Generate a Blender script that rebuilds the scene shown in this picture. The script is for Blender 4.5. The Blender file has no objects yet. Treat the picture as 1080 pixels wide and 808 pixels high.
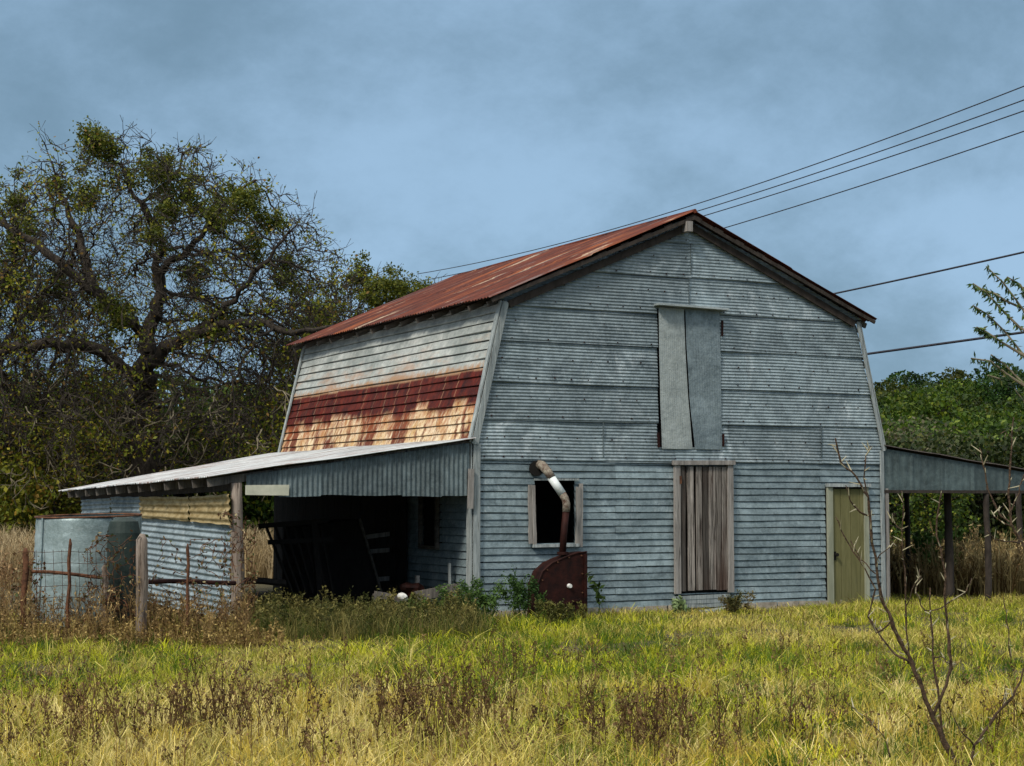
import bpy, math, random
import numpy as np
from mathutils import Vector, Matrix, noise as mnoise
R = math.radians
random.seed(7)
rng = np.random.default_rng(7)
S = bpy.context.scene
COL = S.collection

# ------------------------------------------------------------------ camera
CAM = Vector((-14.7302, -22.9943, 1.6753)); YAW = 0.468; PITCH = 0.0685; FPX = 1829.7
cd = bpy.data.cameras.new('camera'); cam = bpy.data.objects.new('camera', cd); COL.objects.link(cam)
cam.location = CAM
cam.rotation_euler = (math.pi/2 + PITCH, 0, -YAW)
cd.sensor_width = 36; cd.lens = FPX/1080*36; cd.clip_end = 3000
S.camera = cam
FWD = Vector((math.sin(YAW)*math.cos(PITCH), math.cos(YAW)*math.cos(PITCH), math.sin(PITCH)))
RGT = Vector((math.cos(YAW), -math.sin(YAW), 0)); UPV = RGT.cross(FWD)

# ------------------------------------------------------------------ sky, sun, exposure
SUN_DIR = Vector((-0.75, -0.42, 0.85)).normalized()      # towards the sun
w = bpy.data.worlds.new('World'); S.world = w; w.use_nodes = True
nt = w.node_tree; nt.nodes.clear()
def N(t, ty, **k):
    n = t.nodes.new(ty)
    for a, b in k.items(): setattr(n, a, b)
    return n
out = N(nt, 'ShaderNodeOutputWorld'); bg = N(nt, 'ShaderNodeBackground'); bg.inputs[1].default_value = 0.1
sky = N(nt, 'ShaderNodeTexSky', sky_type='NISHITA', sun_disc=False)
sky.sun_elevation = math.asin(SUN_DIR.z); sky.sun_rotation = math.atan2(SUN_DIR.x, SUN_DIR.y)
sky.dust_density = 3
tc = N(nt, 'ShaderNodeTexCoord'); sep = N(nt, 'ShaderNodeSeparateXYZ'); nt.links.new(tc.outputs['Generated'], sep.inputs[0])
addz = N(nt, 'ShaderNodeMath', operation='ADD'); addz.inputs[1].default_value = 0.55; nt.links.new(sep.outputs[2], addz.inputs[0])
absz = N(nt, 'ShaderNodeMath', operation='MAXIMUM'); absz.inputs[1].default_value = 0.12; nt.links.new(addz.outputs[0], absz.inputs[0])
cmb = N(nt, 'ShaderNodeCombineXYZ')
for i in range(2):
    dv = N(nt, 'ShaderNodeMath', operation='DIVIDE'); nt.links.new(sep.outputs[i], dv.inputs[0]); nt.links.new(absz.outputs[0], dv.inputs[1])
    nt.links.new(dv.outputs[0], cmb.inputs[i])
cn = N(nt, 'ShaderNodeTexNoise'); cn.inputs['Scale'].default_value = 2.6; cn.inputs['Detail'].default_value = 8; cn.inputs['Roughness'].default_value = .64; cn.inputs['Distortion'].default_value = .1
nt.links.new(cmb.outputs[0], cn.inputs['Vector'])
cr = N(nt, 'ShaderNodeValToRGB'); cr.color_ramp.interpolation = 'EASE'
cr.color_ramp.elements[0].position = .34; cr.color_ramp.elements[0].color = (.92, 1.56, 2.16, 1)
cr.color_ramp.elements[1].position = .68; cr.color_ramp.elements[1].color = (1.72, 2.68, 3.75, 1)
pd_ = N(nt, 'ShaderNodeVectorMath', operation='DISTANCE'); pd_.inputs[1].default_value = (.673, .723, .150); nt.links.new(tc.outputs['Generated'], pd_.inputs[0])
pm = N(nt, 'ShaderNodeMapRange', interpolation_type='SMOOTHSTEP'); pm.inputs[1].default_value = .0; pm.inputs[2].default_value = .11; pm.inputs[3].default_value = .20; pm.inputs[4].default_value = 0; nt.links.new(pd_.outputs['Value'], pm.inputs[0])
pa = N(nt, 'ShaderNodeMath', operation='ADD'); nt.links.new(cn.outputs[0], pa.inputs[0]); nt.links.new(pm.outputs[0], pa.inputs[1]); nt.links.new(pa.outputs[0], cr.inputs[0])
# an overcast sky is brighter overhead than near the horizon
el = N(nt, 'ShaderNodeMapRange'); el.inputs[1].default_value = .30; el.inputs[2].default_value = .85; el.inputs[3].default_value = 1.0; el.inputs[4].default_value = 2.4
nt.links.new(sep.outputs[2], el.inputs[0])
lo = N(nt, 'ShaderNodeMapRange'); lo.inputs[1].default_value = 0.0; lo.inputs[2].default_value = .27; lo.inputs[3].default_value = 1.12; lo.inputs[4].default_value = .95
nt.links.new(sep.outputs[2], lo.inputs[0])
ml = N(nt, 'ShaderNodeMath', operation='MULTIPLY'); nt.links.new(el.outputs[0], ml.inputs[0]); nt.links.new(lo.outputs[0], ml.inputs[1])
wh = N(nt, 'ShaderNodeMapRange'); wh.inputs[1].default_value = .28; wh.inputs[2].default_value = .6; nt.links.new(sep.outputs[2], wh.inputs[0])
wm = N(nt, 'ShaderNodeMixRGB'); wm.inputs[2].default_value = (3.5, 3.55, 3.5, 1); nt.links.new(wh.outputs[0], wm.inputs[0]); nt.links.new(cr.outputs[0], wm.inputs[1])
vm = N(nt, 'ShaderNodeVectorMath', operation='SCALE'); nt.links.new(wm.outputs[0], vm.inputs[0]); nt.links.new(ml.outputs[0], vm.inputs['Scale'])
mxs = N(nt, 'ShaderNodeMixRGB'); mxs.inputs[0].default_value = .93
nt.links.new(sky.outputs[0], mxs.inputs[1]); nt.links.new(vm.outputs[0], mxs.inputs[2])
nt.links.new(mxs.outputs[0], bg.inputs[0]); nt.links.new(bg.outputs[0], out.inputs[0])
sl = bpy.data.lights.new('sun', 'SUN'); sl.energy = 1.5; sl.angle = R(10); sl.color = (1, .93, .82)
so = bpy.data.objects.new('sun', sl); COL.objects.link(so); so.rotation_euler = (-SUN_DIR).to_track_quat('-Z', 'Y').to_euler()
vs = S.view_settings; vs.view_transform = 'Standard'; vs.look = 'None'; vs.exposure = 0.92; vs.gamma = 1; vs.use_curve_mapping = False

# ------------------------------------------------------------------ helpers
def ray(px, py): return FWD + RGT*((px-540)/FPX) - UPV*((py-404)/FPX)
def pt(px, py, d): return CAM + ray(px, py)*d                     # a point d metres ahead
def onY(px, py, Y=0.0): r = ray(px, py); return CAM + r*((Y-CAM.y)/r.y)
def onX(px, py, X): r = ray(px, py); return CAM + r*((X-CAM.x)/r.x)
def gz(x, y):                                                      # terrain height
    return (0.05*np.sin(x*.31+1)*np.cos(y*.27) + .035*np.sin(x*.9+y*.5) + .02*np.sin(y*1.7-x*.8))*np.clip((-(y)-0.4)/3, 0, 1) - .02
def gpt(px, d):                                                    # a ground point at picture column px, d metres ahead
    x = CAM.x + math.sin(YAW)*d + math.cos(YAW)*(px-540)/FPX*d; y = CAM.y + math.cos(YAW)*d - math.sin(YAW)*(px-540)/FPX*d
    return Vector((x, y, float(gz(x, y))))
def tag(o, label=None, cat=None, group=None, kind=None):
    if label: o['label'] = label
    if cat: o['category'] = cat
    if group: o['group'] = group
    if kind: o['kind'] = kind
    return o
def empty(name, loc, label, cat, group=None):
    o = bpy.data.objects.new(name, None); COL.objects.link(o); o.location = loc; o.empty_display_size = .3
    return tag(o, label, cat, group)
class MB:
    def __init__(s): s.v = []; s.f = []; s.c = []; s.cur = .5
    def add(s, vs_, fs, c=None):
        b = len(s.v); s.v += [tuple(v) for v in vs_]; s.f += [tuple(i+b for i in f) for f in fs]
        s.c += [s.cur if c is None else c]*len(vs_)
    def box(s, c, sx, sy, sz, M=None, var=None, jit=0):
        vs_ = [Vector((x*sx/2, y*sy/2, z*sz/2)) for x in (-1, 1) for y in (-1, 1) for z in (-1, 1)]
        if jit: vs_ = [v+Vector([random.uniform(-jit, jit) for _ in range(3)]) for v in vs_]
        if M is not None: vs_ = [M @ v for v in vs_]
        c = Vector(c); vs_ = [v+c for v in vs_]
        s.add(vs_, [(0, 1, 3, 2), (4, 6, 7, 5), (0, 4, 5, 1), (2, 3, 7, 6), (0, 2, 6, 4), (1, 5, 7, 3)], var)
    def bar(s, a, b, wd, th, up=(0, 0, 1), var=None, seg=1, wob=0):       # rectangular bar a->b, wd across, th along up
        a, b = Vector(a), Vector(b); d = (b-a).normalized(); x = d.cross(Vector(up))
        if x.length < 1e-4: x = d.cross(Vector((0, 1, 0)))
        x.normalize(); u = x.cross(d); vs_ = []
        for i in range(seg+1):
            p = a.lerp(b, i/seg)
            if wob and 0 < i: p += Vector([random.uniform(-wob, wob) for _ in range(3)])
            for sx, su in ((-1, -1), (1, -1), (1, 1), (-1, 1)): vs_.append(p+x*sx*wd/2+u*su*th/2)
        fs = [(3, 2, 1, 0)]
        for i in range(seg):
            o = i*4
            for k in range(4): fs.append((o+k, o+(k+1) % 4, o+4+(k+1) % 4, o+4+k))
        o = seg*4; fs.append((o, o+1, o+2, o+3)); s.add(vs_, fs, var)
    def tube(s, pts, rad, n=6, var=None, cap=True):
        pts = [Vector(p) for p in pts]; m = len(pts); rad = rad if isinstance(rad, (list, tuple)) else [rad]*m
        vs_ = []; x = None
        for i, p in enumerate(pts):
            d = (pts[min(i+1, m-1)]-pts[max(i-1, 0)]).normalized()
            if x is None: x = d.orthogonal().normalized()
            else: x = (x-d*x.dot(d)).normalized()
            y = d.cross(x)
            for k in range(n):
                a = 2*math.pi*k/n; vs_.append(p+(x*math.cos(a)+y*math.sin(a))*rad[i])
        fs = [(i*n+k, i*n+(k+1) % n, (i+1)*n+(k+1) % n, (i+1)*n+k) for i in range(m-1) for k in range(n)]
        if cap: fs += [tuple(range(n-1, -1, -1)), tuple((m-1)*n+k for k in range(n))]
        s.add(vs_, fs, var)
    def build(s, name, mat, parent=None, smooth=False, origin=None, **k):
        me = bpy.data.meshes.new(name); off = Vector(origin) if origin is not None else Vector((0, 0, 0))
        pl = Vector(parent_world(parent)) if parent else Vector((0, 0, 0))
        sub = off if not parent else pl
        me.from_pydata([(v[0]-sub.x, v[1]-sub.y, v[2]-sub.z) for v in s.v], [], s.f)
        a = me.attributes.new('var', 'FLOAT', 'POINT'); a.data.foreach_set('value', s.c)
        if smooth: me.polygons.foreach_set('use_smooth', [True]*len(me.polygons))
        me.materials.append(mat); o = bpy.data.objects.new(name, me); COL.objects.link(o)
        if parent: o.parent = parent
        else: o.location = off
        tag(o, **k) if k else None
        return o
def parent_world(p):
    v = Vector((0, 0, 0))
    while p is not None: v += p.location; p = p.parent
    return v
def npmesh(name, V, quads, tris, mat, col=None, parent=None, origin=(0, 0, 0)):
    me = bpy.data.meshes.new(name); V = np.asarray(V, np.float32)
    nq = 0 if quads is None else len(quads); nt_ = 0 if tris is None else len(tris)
    me.vertices.add(len(V)); me.vertices.foreach_set('co', V.ravel())
    me.loops.add(nq*4+nt_*3); me.polygons.add(nq+nt_)
    li = []; 
    if nq: li.append(np.asarray(quads, np.int32).ravel())
    if nt_: li.append(np.asarray(tris, np.int32).ravel())
    me.loops.foreach_set('vertex_index', np.concatenate(li))
    me.polygons.foreach_set('loop_start', np.concatenate([np.arange(nq)*4, nq*4+np.arange(nt_)*3]).astype(np.int32))
    if col is not None:
        a = me.attributes.new('col', 'FLOAT_COLOR', 'POINT'); c4 = np.ones((len(V), 4), np.float32); c4[:, :3] = col; a.data.foreach_set('color', c4.ravel())
    me.update(calc_edges=True); me.materials.append(mat)
    o = bpy.data.objects.new(name, me); COL.objects.link(o)
    if parent: o.parent = parent
    else: o.location = origin
    return o

# ------------------------------------------------------------------ materials
def newmat(name):
    m = bpy.data.materials.new(name); m.use_nodes = True; t = m.node_tree; p = t.nodes['Principled BSDF']
    return m, t, p
def coords(t, scale=(1, 1, 1)):
    c = N(t, 'ShaderNodeTexCoord'); mp = N(t, 'ShaderNodeMapping'); mp.inputs['Scale'].default_value = scale
    t.links.new(c.outputs['Object'], mp.inputs[0]); return mp.outputs[0]
def noisen(t, scale, sc=(1, 1, 1), detail=5, rough=.6, lo_=.3, hi=.7, dist=0):
    n = N(t, 'ShaderNodeTexNoise'); n.inputs['Scale'].default_value = scale; n.inputs['Detail'].default_value = detail; n.inputs['Roughness'].default_value = rough
    n.inputs['Distortion'].default_value = dist
    t.links.new(coords(t, sc), n.inputs['Vector'])
    m = N(t, 'ShaderNodeMapRange'); m.inputs[1].default_value = lo_; m.inputs[2].default_value = hi; t.links.new(n.outputs[0], m.inputs[0])
    return m.outputs[0]
def mix(t, fac, a, b, mode='MIX'):
    n = N(t, 'ShaderNodeMixRGB', blend_type=mode)
    for i, v in enumerate((fac, a, b)):
        if isinstance(v, (int, float)): n.inputs[i].default_value = v
        elif isinstance(v, tuple): n.inputs[i].default_value = (*v, 1)
        else: t.links.new(v, n.inputs[i])
    return n.outputs[0]
def mth(t, op, a, b=0.0, clamp=False):
    n = N(t, 'ShaderNodeMath', operation=op, use_clamp=clamp)
    for i, v in enumerate((a, b)):
        if isinstance(v, (int, float)): n.inputs[i].default_value = v
        else: t.links.new(v, n.inputs[i])
    return n.outputs[0]
def rng_(t, v, a, b, c=0.0, d=1.0):
    m = N(t, 'ShaderNodeMapRange'); t.links.new(v, m.inputs[0])
    for i, q in enumerate((a, b, c, d)): m.inputs[i+1].default_value = q
    return m.outputs[0]
def var(t): 
    n = N(t, 'ShaderNodeAttribute', attribute_name='var'); return n.outputs['Fac']
def bump(t, p, h, s=.3, d=.01):
    b = N(t, 'ShaderNodeBump'); b.inputs['Strength'].default_value = s; b.inputs['Distance'].default_value = d
    t.links.new(h, b.inputs['Height']); t.links.new(b.outputs[0], p.inputs['Normal'])
def galv(name, dark=(.095, .125, .140), light=(.285, .35, .375), pale=(.60, .66, .68), streak=.55, rust=.70, metal=.12, stretch=(.8, 1, .75), rough=.55, sc=1.0):
    m, t, p = newmat(name)
    n1 = noisen(t, 1.3*sc, (1, 1, 1.4), 9, .8, .40, .60, .4)
    c = mix(t, n1, dark, light)
    v = var(t); mid = tuple((a+b)/2 for a, b in zip(dark, light))
    c = mix(t, rng_(t, v, .5, 1, 0, .6), c, tuple(min(1, q*1.25) for q in light))            # every sheet weathered a little differently
    c = mix(t, rng_(t, v, 0, .5, .65, 0), c, tuple(q*.75 for q in mid))
    n2 = noisen(t, 1.5*sc, stretch, 9, .8, streak-.02, streak+.10, .5)
    c = mix(t, mth(t, 'MULTIPLY', mth(t, 'MULTIPLY', n2, .75), rng_(t, v, .1, .8, .35, 1)), c, pale)
    n4 = noisen(t, 6*sc, (1, 1, .7), 8, .8, .45, .6); c = mix(t, mth(t, 'MULTIPLY', n4, .55), c, dark)
    n6 = noisen(t, 3.2*sc, (1.6, 1.6, .3), 7, .78, .56, .70); c = mix(t, mth(t, 'MULTIPLY', n6, .55), c, tuple(q*.5 for q in dark))
    n5 = noisen(t, 22, (1, 1, 1), 6, .85, .46, .62); c = mix(t, mth(t, 'MULTIPLY', n5, .4), c, light)
    n3 = noisen(t, 2.3, (1, 1, .6), 9, .8, rust, rust+.05)
    c = mix(t, mth(t, 'MULTIPLY', n3, .8), c, (.13, .04, .018))
    t.links.new(c, p.inputs['Base Color']); p.inputs['Metallic'].default_value = metal; p.inputs['Specular IOR Level'].default_value = .35
    t.links.new(rng_(t, n4, 0, 1, rough-.08, rough+.2), p.inputs['Roughness'])
    bump(t, p, noisen(t, 7, (1, 1, 1), 5, .7, .2, .8), .6, .014)
    return m
M = {}
M['galv'] = galv('galvanised_weathered')
M['galv_light'] = galv('galvanised_pale', (.2, .24, .24), (.42, .46, .46), (.6, .62, .62), .55, .8)
M['galv_white'] = galv('galvanised_roof_white', (.34, .36, .38), (.62, .65, .68), (.75, .76, .78), .5, .7, stretch=(.6, 2, 1), metal=.15)
M['clap'] = galv('pressed_metal_siding', (.085, .118, .132), (.27, .34, .362), (.62, .68, .70), .60, .74, stretch=(1, 1, .6))
M['galv_dark'] = galv('galvanised_dark_vertical', (.04, .055, .06), (.14, .18, .19), (.3, .35, .36), .6, .72, stretch=(3, 3, .35))

def siderust():
    m, t, p = newmat('sloped_side_rusting_siding'); p.inputs['Specular IOR Level'].default_value = .2
    o = coords(t); sp = N(t, 'ShaderNodeSeparateXYZ'); t.links.new(o, sp.inputs[0]); z = sp.outputs[2]
    metal_ = mix(t, noisen(t, 1.2, (1, 1, 1.5), 8, .75, .38, .62), (.24, .265, .25), (.50, .52, .49))
    metal_ = mix(t, mth(t, 'MULTIPLY', noisen(t, 7, (1, 1, 1), 7, .8, .45, .6), .4), metal_, (.14, .16, .16))
    stain = mth(t, 'MULTIPLY', noisen(t, 1.3, (1, .6, 2.2), 7, .75, .50, .64), rng_(t, z, 4.4, 3.7))
    metal_ = mix(t, mth(t, 'MULTIPLY', stain, .8), metal_, (.36, .20, .11))
    # the lower sheets: galvanising gone cream and ochre, rust running down from the lap, sheet by sheet
    wy = mth(t, 'ADD', sp.outputs[1], mth(t, 'MULTIPLY', mth(t, 'SUBTRACT', noisen(t, 2.5, (1, 1, 1), 3, .6, .2, .8), .5), .07))
    yc = mth(t, 'DIVIDE', wy, .47); cell = mth(t, 'FLOOR', yc); fr = mth(t, 'FRACT', yc)
    wn = N(t, 'ShaderNodeTexWhiteNoise', noise_dimensions='1D'); t.links.new(cell, wn.inputs['W']); h_ = wn.outputs['Value']
    fine = mth(t, 'SUBTRACT', noisen(t, 9, (1, 1, .4), 7, .8, .2, .8), .5)
    fine2 = mth(t, 'SUBTRACT', noisen(t, 4, (1, 1, .2), 5, .7, .2, .8), .5)
    edge = mth(t, 'ADD', mth(t, 'MULTIPLY', mth(t, 'SUBTRACT', h_, .5), .20), mth(t, 'ADD', mth(t, 'MULTIPLY', fine, .10), mth(t, 'MULTIPLY', fine2, .12)))
    cream = mix(t, noisen(t, 3, (1, 1, 1), 8, .8, .38, .62), (.52, .34, .15), (.80, .68, .48))
    cream = mix(t, mth(t, 'MULTIPLY', noisen(t, 7, (1, 1, .5), 7, .8, .48, .62), .75), cream, (.34, .13, .035))
    broad = mth(t, 'MULTIPLY', noisen(t, 1.6, (1, 1, .05), 4, .6, .50, .56), noisen(t, 5, (1, 1, .5), 7, .8, .30, .48))
    cream = mix(t, mth(t, 'MULTIPLY', broad, .95), cream, (.11, .018, .007))
    lines = noisen(t, 6.5, (1, 1, .035), 5, .75, .545, .60); cream = mix(t, mth(t, 'MULTIPLY', lines, .85), cream, (.12, .03, .012))
    seam = mth(t, 'MULTIPLY', rng_(t, mth(t, 'ADD', fr, mth(t, 'MULTIPLY', fine, .08)), .06, .025), rng_(t, h_, .35, .6))
    cream = mix(t, mth(t, 'MULTIPLY', rng_(t, fr, .945, .975), mth(t, 'MULTIPLY', h_, .7)), cream, (.10, .03, .012)); cream = mix(t, mth(t, 'MULTIPLY', seam, .4), cream, (.78, .68, .52))
    rust = mix(t, noisen(t, 6, (1, 1, .5), 8, .8, .38, .62), (.016, .002, .0015), (.12, .012, .004))
    rust = mix(t, mth(t, 'MULTIPLY', noisen(t, 5, (1, 1, .12), 6, .8, .52, .62), .5), rust, (.16, .03, .012))
    rust = mix(t, mth(t, 'MULTIPLY', seam, .55), rust, (.42, .25, .14))
    halo = rng_(t, mth(t, 'ADD', z, mth(t, 'MULTIPLY', edge, 1.6)), 2.72, 3.15); cream = mix(t, mth(t, 'MULTIPLY', halo, mth(t, 'MULTIPLY', noisen(t, 8, (1, 1, .10), 6, .8, .42, .58), .9)), cream, (.30, .075, .018))
    below = rng_(t, mth(t, 'ADD', z, edge), 3.20, 3.06); c = mix(t, below, rust, cream)
    top = rng_(t, mth(t, 'ADD', z, mth(t, 'MULTIPLY', edge, .16)), 3.62, 3.66)
    c = mix(t, top, c, mix(t, rng_(t, mth(t, 'ADD', z, mth(t, 'MULTIPLY', fine, .3)), 3.66, 3.76), (.34, .20, .11), metal_))
    t.links.new(c, p.inputs['Base Color']); p.inputs['Roughness'].default_value = .65
    bump(t, p, noisen(t, 9, (1, 1, 1), 5, .7, .2, .8), .5, .012); return m
M['siderust'] = siderust()
def roofrust():
    m, t, p = newmat('rusted_corrugated_roof'); p.inputs['Specular IOR Level'].default_value = .15
    # coordinates: y along the ridge; streaks run down the slope
    c = mix(t, noisen(t, 2.2, (.25, 1.6, .25), 8, .78, .38, .62), (.032, .009, .008), (.15, .036, .018))
    c = mix(t, mth(t, 'MULTIPLY', noisen(t, 1.2, (.3, 1.2, .3), 6, .65, .53, .65), .7), c, (.30, .085, .025))
    c = mix(t, mth(t, 'MULTIPLY', noisen(t, 1.1, (.35, 1.5, .35), 7, .65, .60, .645), .8), c, (.48, .36, .25)); c = mix(t, mth(t, 'MULTIPLY', noisen(t, 1.7, (.3, 1.8, .3), 7, .7, .58, .64), .6), c, (.19, .17, .165))
    c = mix(t, mth(t, 'MULTIPLY', noisen(t, 14, (1, 1, 1), 5, .7, .4, .75), .5), c, (.04, .012, .01))
    t.links.new(c, p.inputs['Base Color']); p.inputs['Roughness'].default_value = .75
    bump(t, p, noisen(t, 12, (1, 1, 1), 4, .6, .2, .8), .4, .01); return m
M['roofrust'] = roofrust()
def whiteroof():
    m, t, p = newmat('low_roof_pale_sheets')
    c = mix(t, noisen(t, 1.4, (.5, 2, 1), 8, .78, .38, .62), (.24, .26, .27), (.60, .62, .62))
    c = mix(t, mth(t, 'MULTIPLY', noisen(t, 2.0, (.3, 1.5, 1), 8, .78, .50, .60), .8), c, (.17, .075, .05))
    t.links.new(c, p.inputs['Base Color']); p.inputs['Roughness'].default_value = .5; p.inputs['Metallic'].default_value = .1; return m
M['whiteroof'] = whiteroof()
def wood(name, dark, light, sc=(9, 9, .8), groove=(.02, .015, .012), gl=.6, extra=None, rough=.85, thr=.55, bv=.5):
    m, t, p = newmat(name); p.inputs['Specular IOR Level'].default_value = .2
    g = noisen(t, 1.6, sc, 8, .7, .32, .68, .6); c = mix(t, g, dark, light)
    c = mix(t, rng_(t, var(t), 0, 1, 0, bv), c, dark)
    k = noisen(t, 3.1, (sc[0]*1.6, sc[1]*1.6, sc[2]*.7), 6, .75, thr, thr+.12, .5)
    c = mix(t, mth(t, 'MULTIPLY', k, gl), c, groove)
    if extra: c = mix(t, mth(t, 'MULTIPLY', noisen(t, .9, (3, 3, .5), 5, .6, .52, .68), .7), c, extra)
    t.links.new(c, p.inputs['Base Color']); p.inputs['Roughness'].default_value = rough
    bump(t, p, g, .7, .01); return m
M['wood'] = wood('weathered_grey_planks', (.06, .052, .045), (.50, .45, .40), sc=(12, 12, .6), gl=.97, extra=(.06, .03, .02), thr=.47, bv=.95)
M['wood_trim'] = wood('pale_trim_boards', (.14, .165, .17), (.50, .54, .53), gl=.7, thr=.54)
M['wood_frame'] = wood('grey_frame_boards', (.14, .13, .12), (.42, .39, .36), gl=.8)
M['wood_dark'] = wood('dark_old_timber', (.02, .016, .013), (.075, .06, .05), sc=(5, 5, 2), gl=.5)
M['wood_black'] = wood('shade_dark_planks', (.006, .005, .005), (.02, .017, .015), sc=(5, 5, 2), gl=.5)  # near-black colour puts the deep interior shade into the wood
M['wood_dim'] = wood('dim_weathered_board', (.05, .045, .04), (.24, .21, .18), gl=.7)
M['wood_post'] = wood('old_fence_post', (.10, .07, .05), (.40, .34, .29), sc=(7, 7, .9), gl=.9, extra=(.14, .06, .03), thr=.5)
M['wood_rail'] = wood('dim_board', (.04, .035, .03), (.16, .14, .12), sc=(2, 2, 8), gl=.6)
M['olive'] = wood('olive_painted_door', (.11, .105, .042), (.20, .185, .085), sc=(4, 4, .6), groove=(.06, .055, .03), gl=.5, thr=.58)
M['olive_frame'] = wood('olive_frame_paint', (.20, .21, .15), (.34, .35, .27), sc=(4, 4, .6), groove=(.1, .1, .06), gl=.4)
def simple(name, c1, c2, rough=.6, metal=0, sc=4, lo_=.35, hi=.65, s3=(1, 1, 1), b=.3):
    m, t, p = newmat(name); p.inputs['Specular IOR Level'].default_value = .2; n = noisen(t, sc, s3, 6, .7, lo_, hi); t.links.new(mix(t, n, c1, c2), p.inputs['Base Color'])
    p.inputs['Roughness'].default_value = rough; p.inputs['Metallic'].default_value = metal
    if b: bump(t, p, n, b, .01)
    return m
M['tan'] = simple('tan_stained_sheet', (.22, .15, .05), (.46, .37, .20), .6, .1, 5, s3=(1, 1, 3))
M['rust'] = simple('dark_maroon_rust', (.006, .0015, .0015), (.034, .008, .005), .7, .1, 6)
M['rust_orange'] = simple('orange_rust', (.035, .016, .010), (.16, .07, .035), .8, 0, 9)
M['pipe'] = simple('pale_painted_pipe', (.45, .50, .50), (.70, .74, .73), .5, .1, 12, lo_=.2, hi=.5)
M['pipe_old'] = simple('pipe_flaking', (.07, .03, .02), (.33, .30, .24), .7, .1, 22)
M['black'] = simple('shade_and_fitting_black', (.004, .004, .004), (.01, .009, .008), .9, b=0)  # black stands in for darkness behind openings; knob and wall collar share it
M['stone'] = simple('foundation_stone', (.20, .17, .13), (.42, .37, .31), .9, 0, 7)
M['white'] = simple('white_rock', (.5, .5, .46), (.75, .75, .72), .8, 0, 12)
M['cable'] = simple('black_cable', (.02, .02, .028), (.035, .035, .045), .6, b=0)
M['tank'] = galv('tank_sheet', (.13, .18, .18), (.33, .41, .42), (.5, .56, .56), .55, .8, metal=.3)
M['bark'] = simple('oak_bark', (.012, .010, .008), (.065, .052, .040), .9, 0, 5, s3=(3, 3, 1), b=.8)
M['bark_pale'] = simple('pale_bark', (.07, .06, .04), (.26, .22, .15), .9, 0, 6)
M['sapling'] = simple('reddish_sapling_bark', (.02, .012, .008), (.14, .09, .055), .8, 0, 30, b=1)
M['thorn'] = simple('pale_bud', (.25, .22, .13), (.48, .44, .30), .7, b=0)
def leafmat(name, tr=.35, rough=.6):
    m, t, p = newmat(name); a = N(t, 'ShaderNodeAttribute', attribute_name='col')
    t.links.new(a.outputs['Color'], p.inputs['Base Color']); p.inputs['Roughness'].default_value = rough
    p.inputs['Specular IOR Level'].default_value = .25
    tl = N(t, 'ShaderNodeBsdfTranslucent'); t.links.new(a.outputs['Color'], tl.inputs[0]); mx = N(t, 'ShaderNodeMixShader'); mx.inputs[0].default_value = tr
    t.links.new(p.outputs[0], mx.inputs[1]); t.links.new(tl.outputs[0], mx.inputs[2])
    t.links.new(mx.outputs[0], t.nodes['Material Output'].inputs[0]); return m
M['leaf'] = leafmat('leaves'); M['grass'] = leafmat('grass_blades', .3, .7)
def groundmat():
    m, t, p = newmat('field_soil')
    c = mix(t, noisen(t, .5, (1, 1, 1), 6, .6, .35, .65), (.06, .05, .015), (.11, .085, .03))
    c = mix(t, noisen(t, 9, (1, 1, 1), 5, .7, .35, .7), c, (.03, .026, .01))
    t.links.new(c, p.inputs['Base Color']); p.inputs['Roughness'].default_value = .95; bump(t, p, noisen(t, 12, (1, 1, 1), 5, .7, .2, .8), 1, .03); return m
M['ground'] = groundmat()

# ------------------------------------------------------------------ ground and far hill
def grid_ground():
    xs = np.concatenate([np.linspace(-900, -60, 12), np.linspace(-50, 50, 170), np.linspace(60, 900, 12)])
    ys = np.concatenate([np.linspace(-500, -45, 8), np.linspace(-40, 60, 170), np.linspace(70, 1200, 14)])
    X, Y = np.meshgrid(xs, ys); Z = gz(X, Y)
    Z = Z + rng.normal(0, .012, Z.shape)*(np.abs(X) < 50)
    V = np.stack([X, Y, Z], -1).reshape(-1, 3); nx = len(xs); i = np.arange((len(ys)-1)*(nx-1)); r = i//(nx-1)*nx+i % (nx-1)
    o = npmesh('ground', V, np.stack([r, r+1, r+nx+1, r+nx], -1), None, M['ground']); o['kind'] = 'structure'
grid_ground()
def hz(x, y):        # far wooded hill on the right, in camera distance and column
    dx, dy = x-CAM.x, y-CAM.y; d = dx*math.sin(YAW)+dy*math.cos(YAW); l = dx*math.cos(YAW)-dy*math.sin(YAW); px = 540+l/d*FPX
    rise = np.clip((d-75)/60, 0, 1.4); side = np.clip((px-560)/250, 0, 1)
    return -1.2 + 6.2*rise*side*(1+.12*np.sin(px*.02))
def hillmesh():
    V = []; ds = np.linspace(60, 330, 40); ps = np.linspace(300, 2200, 60)
    for d in ds:
        for p_ in ps:
            g = gpt(p_, d); V.append((g.x, g.y, hz(g.x, g.y)))
    n = len(ps); i = np.arange((len(ds)-1)*(n-1)); r = i//(n-1)*n+i % (n-1)
    o = npmesh('hill', V, np.stack([r, r+1, r+n+1, r+n], -1), None, M['ground']); o['kind'] = 'structure'
hillmesh()

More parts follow.
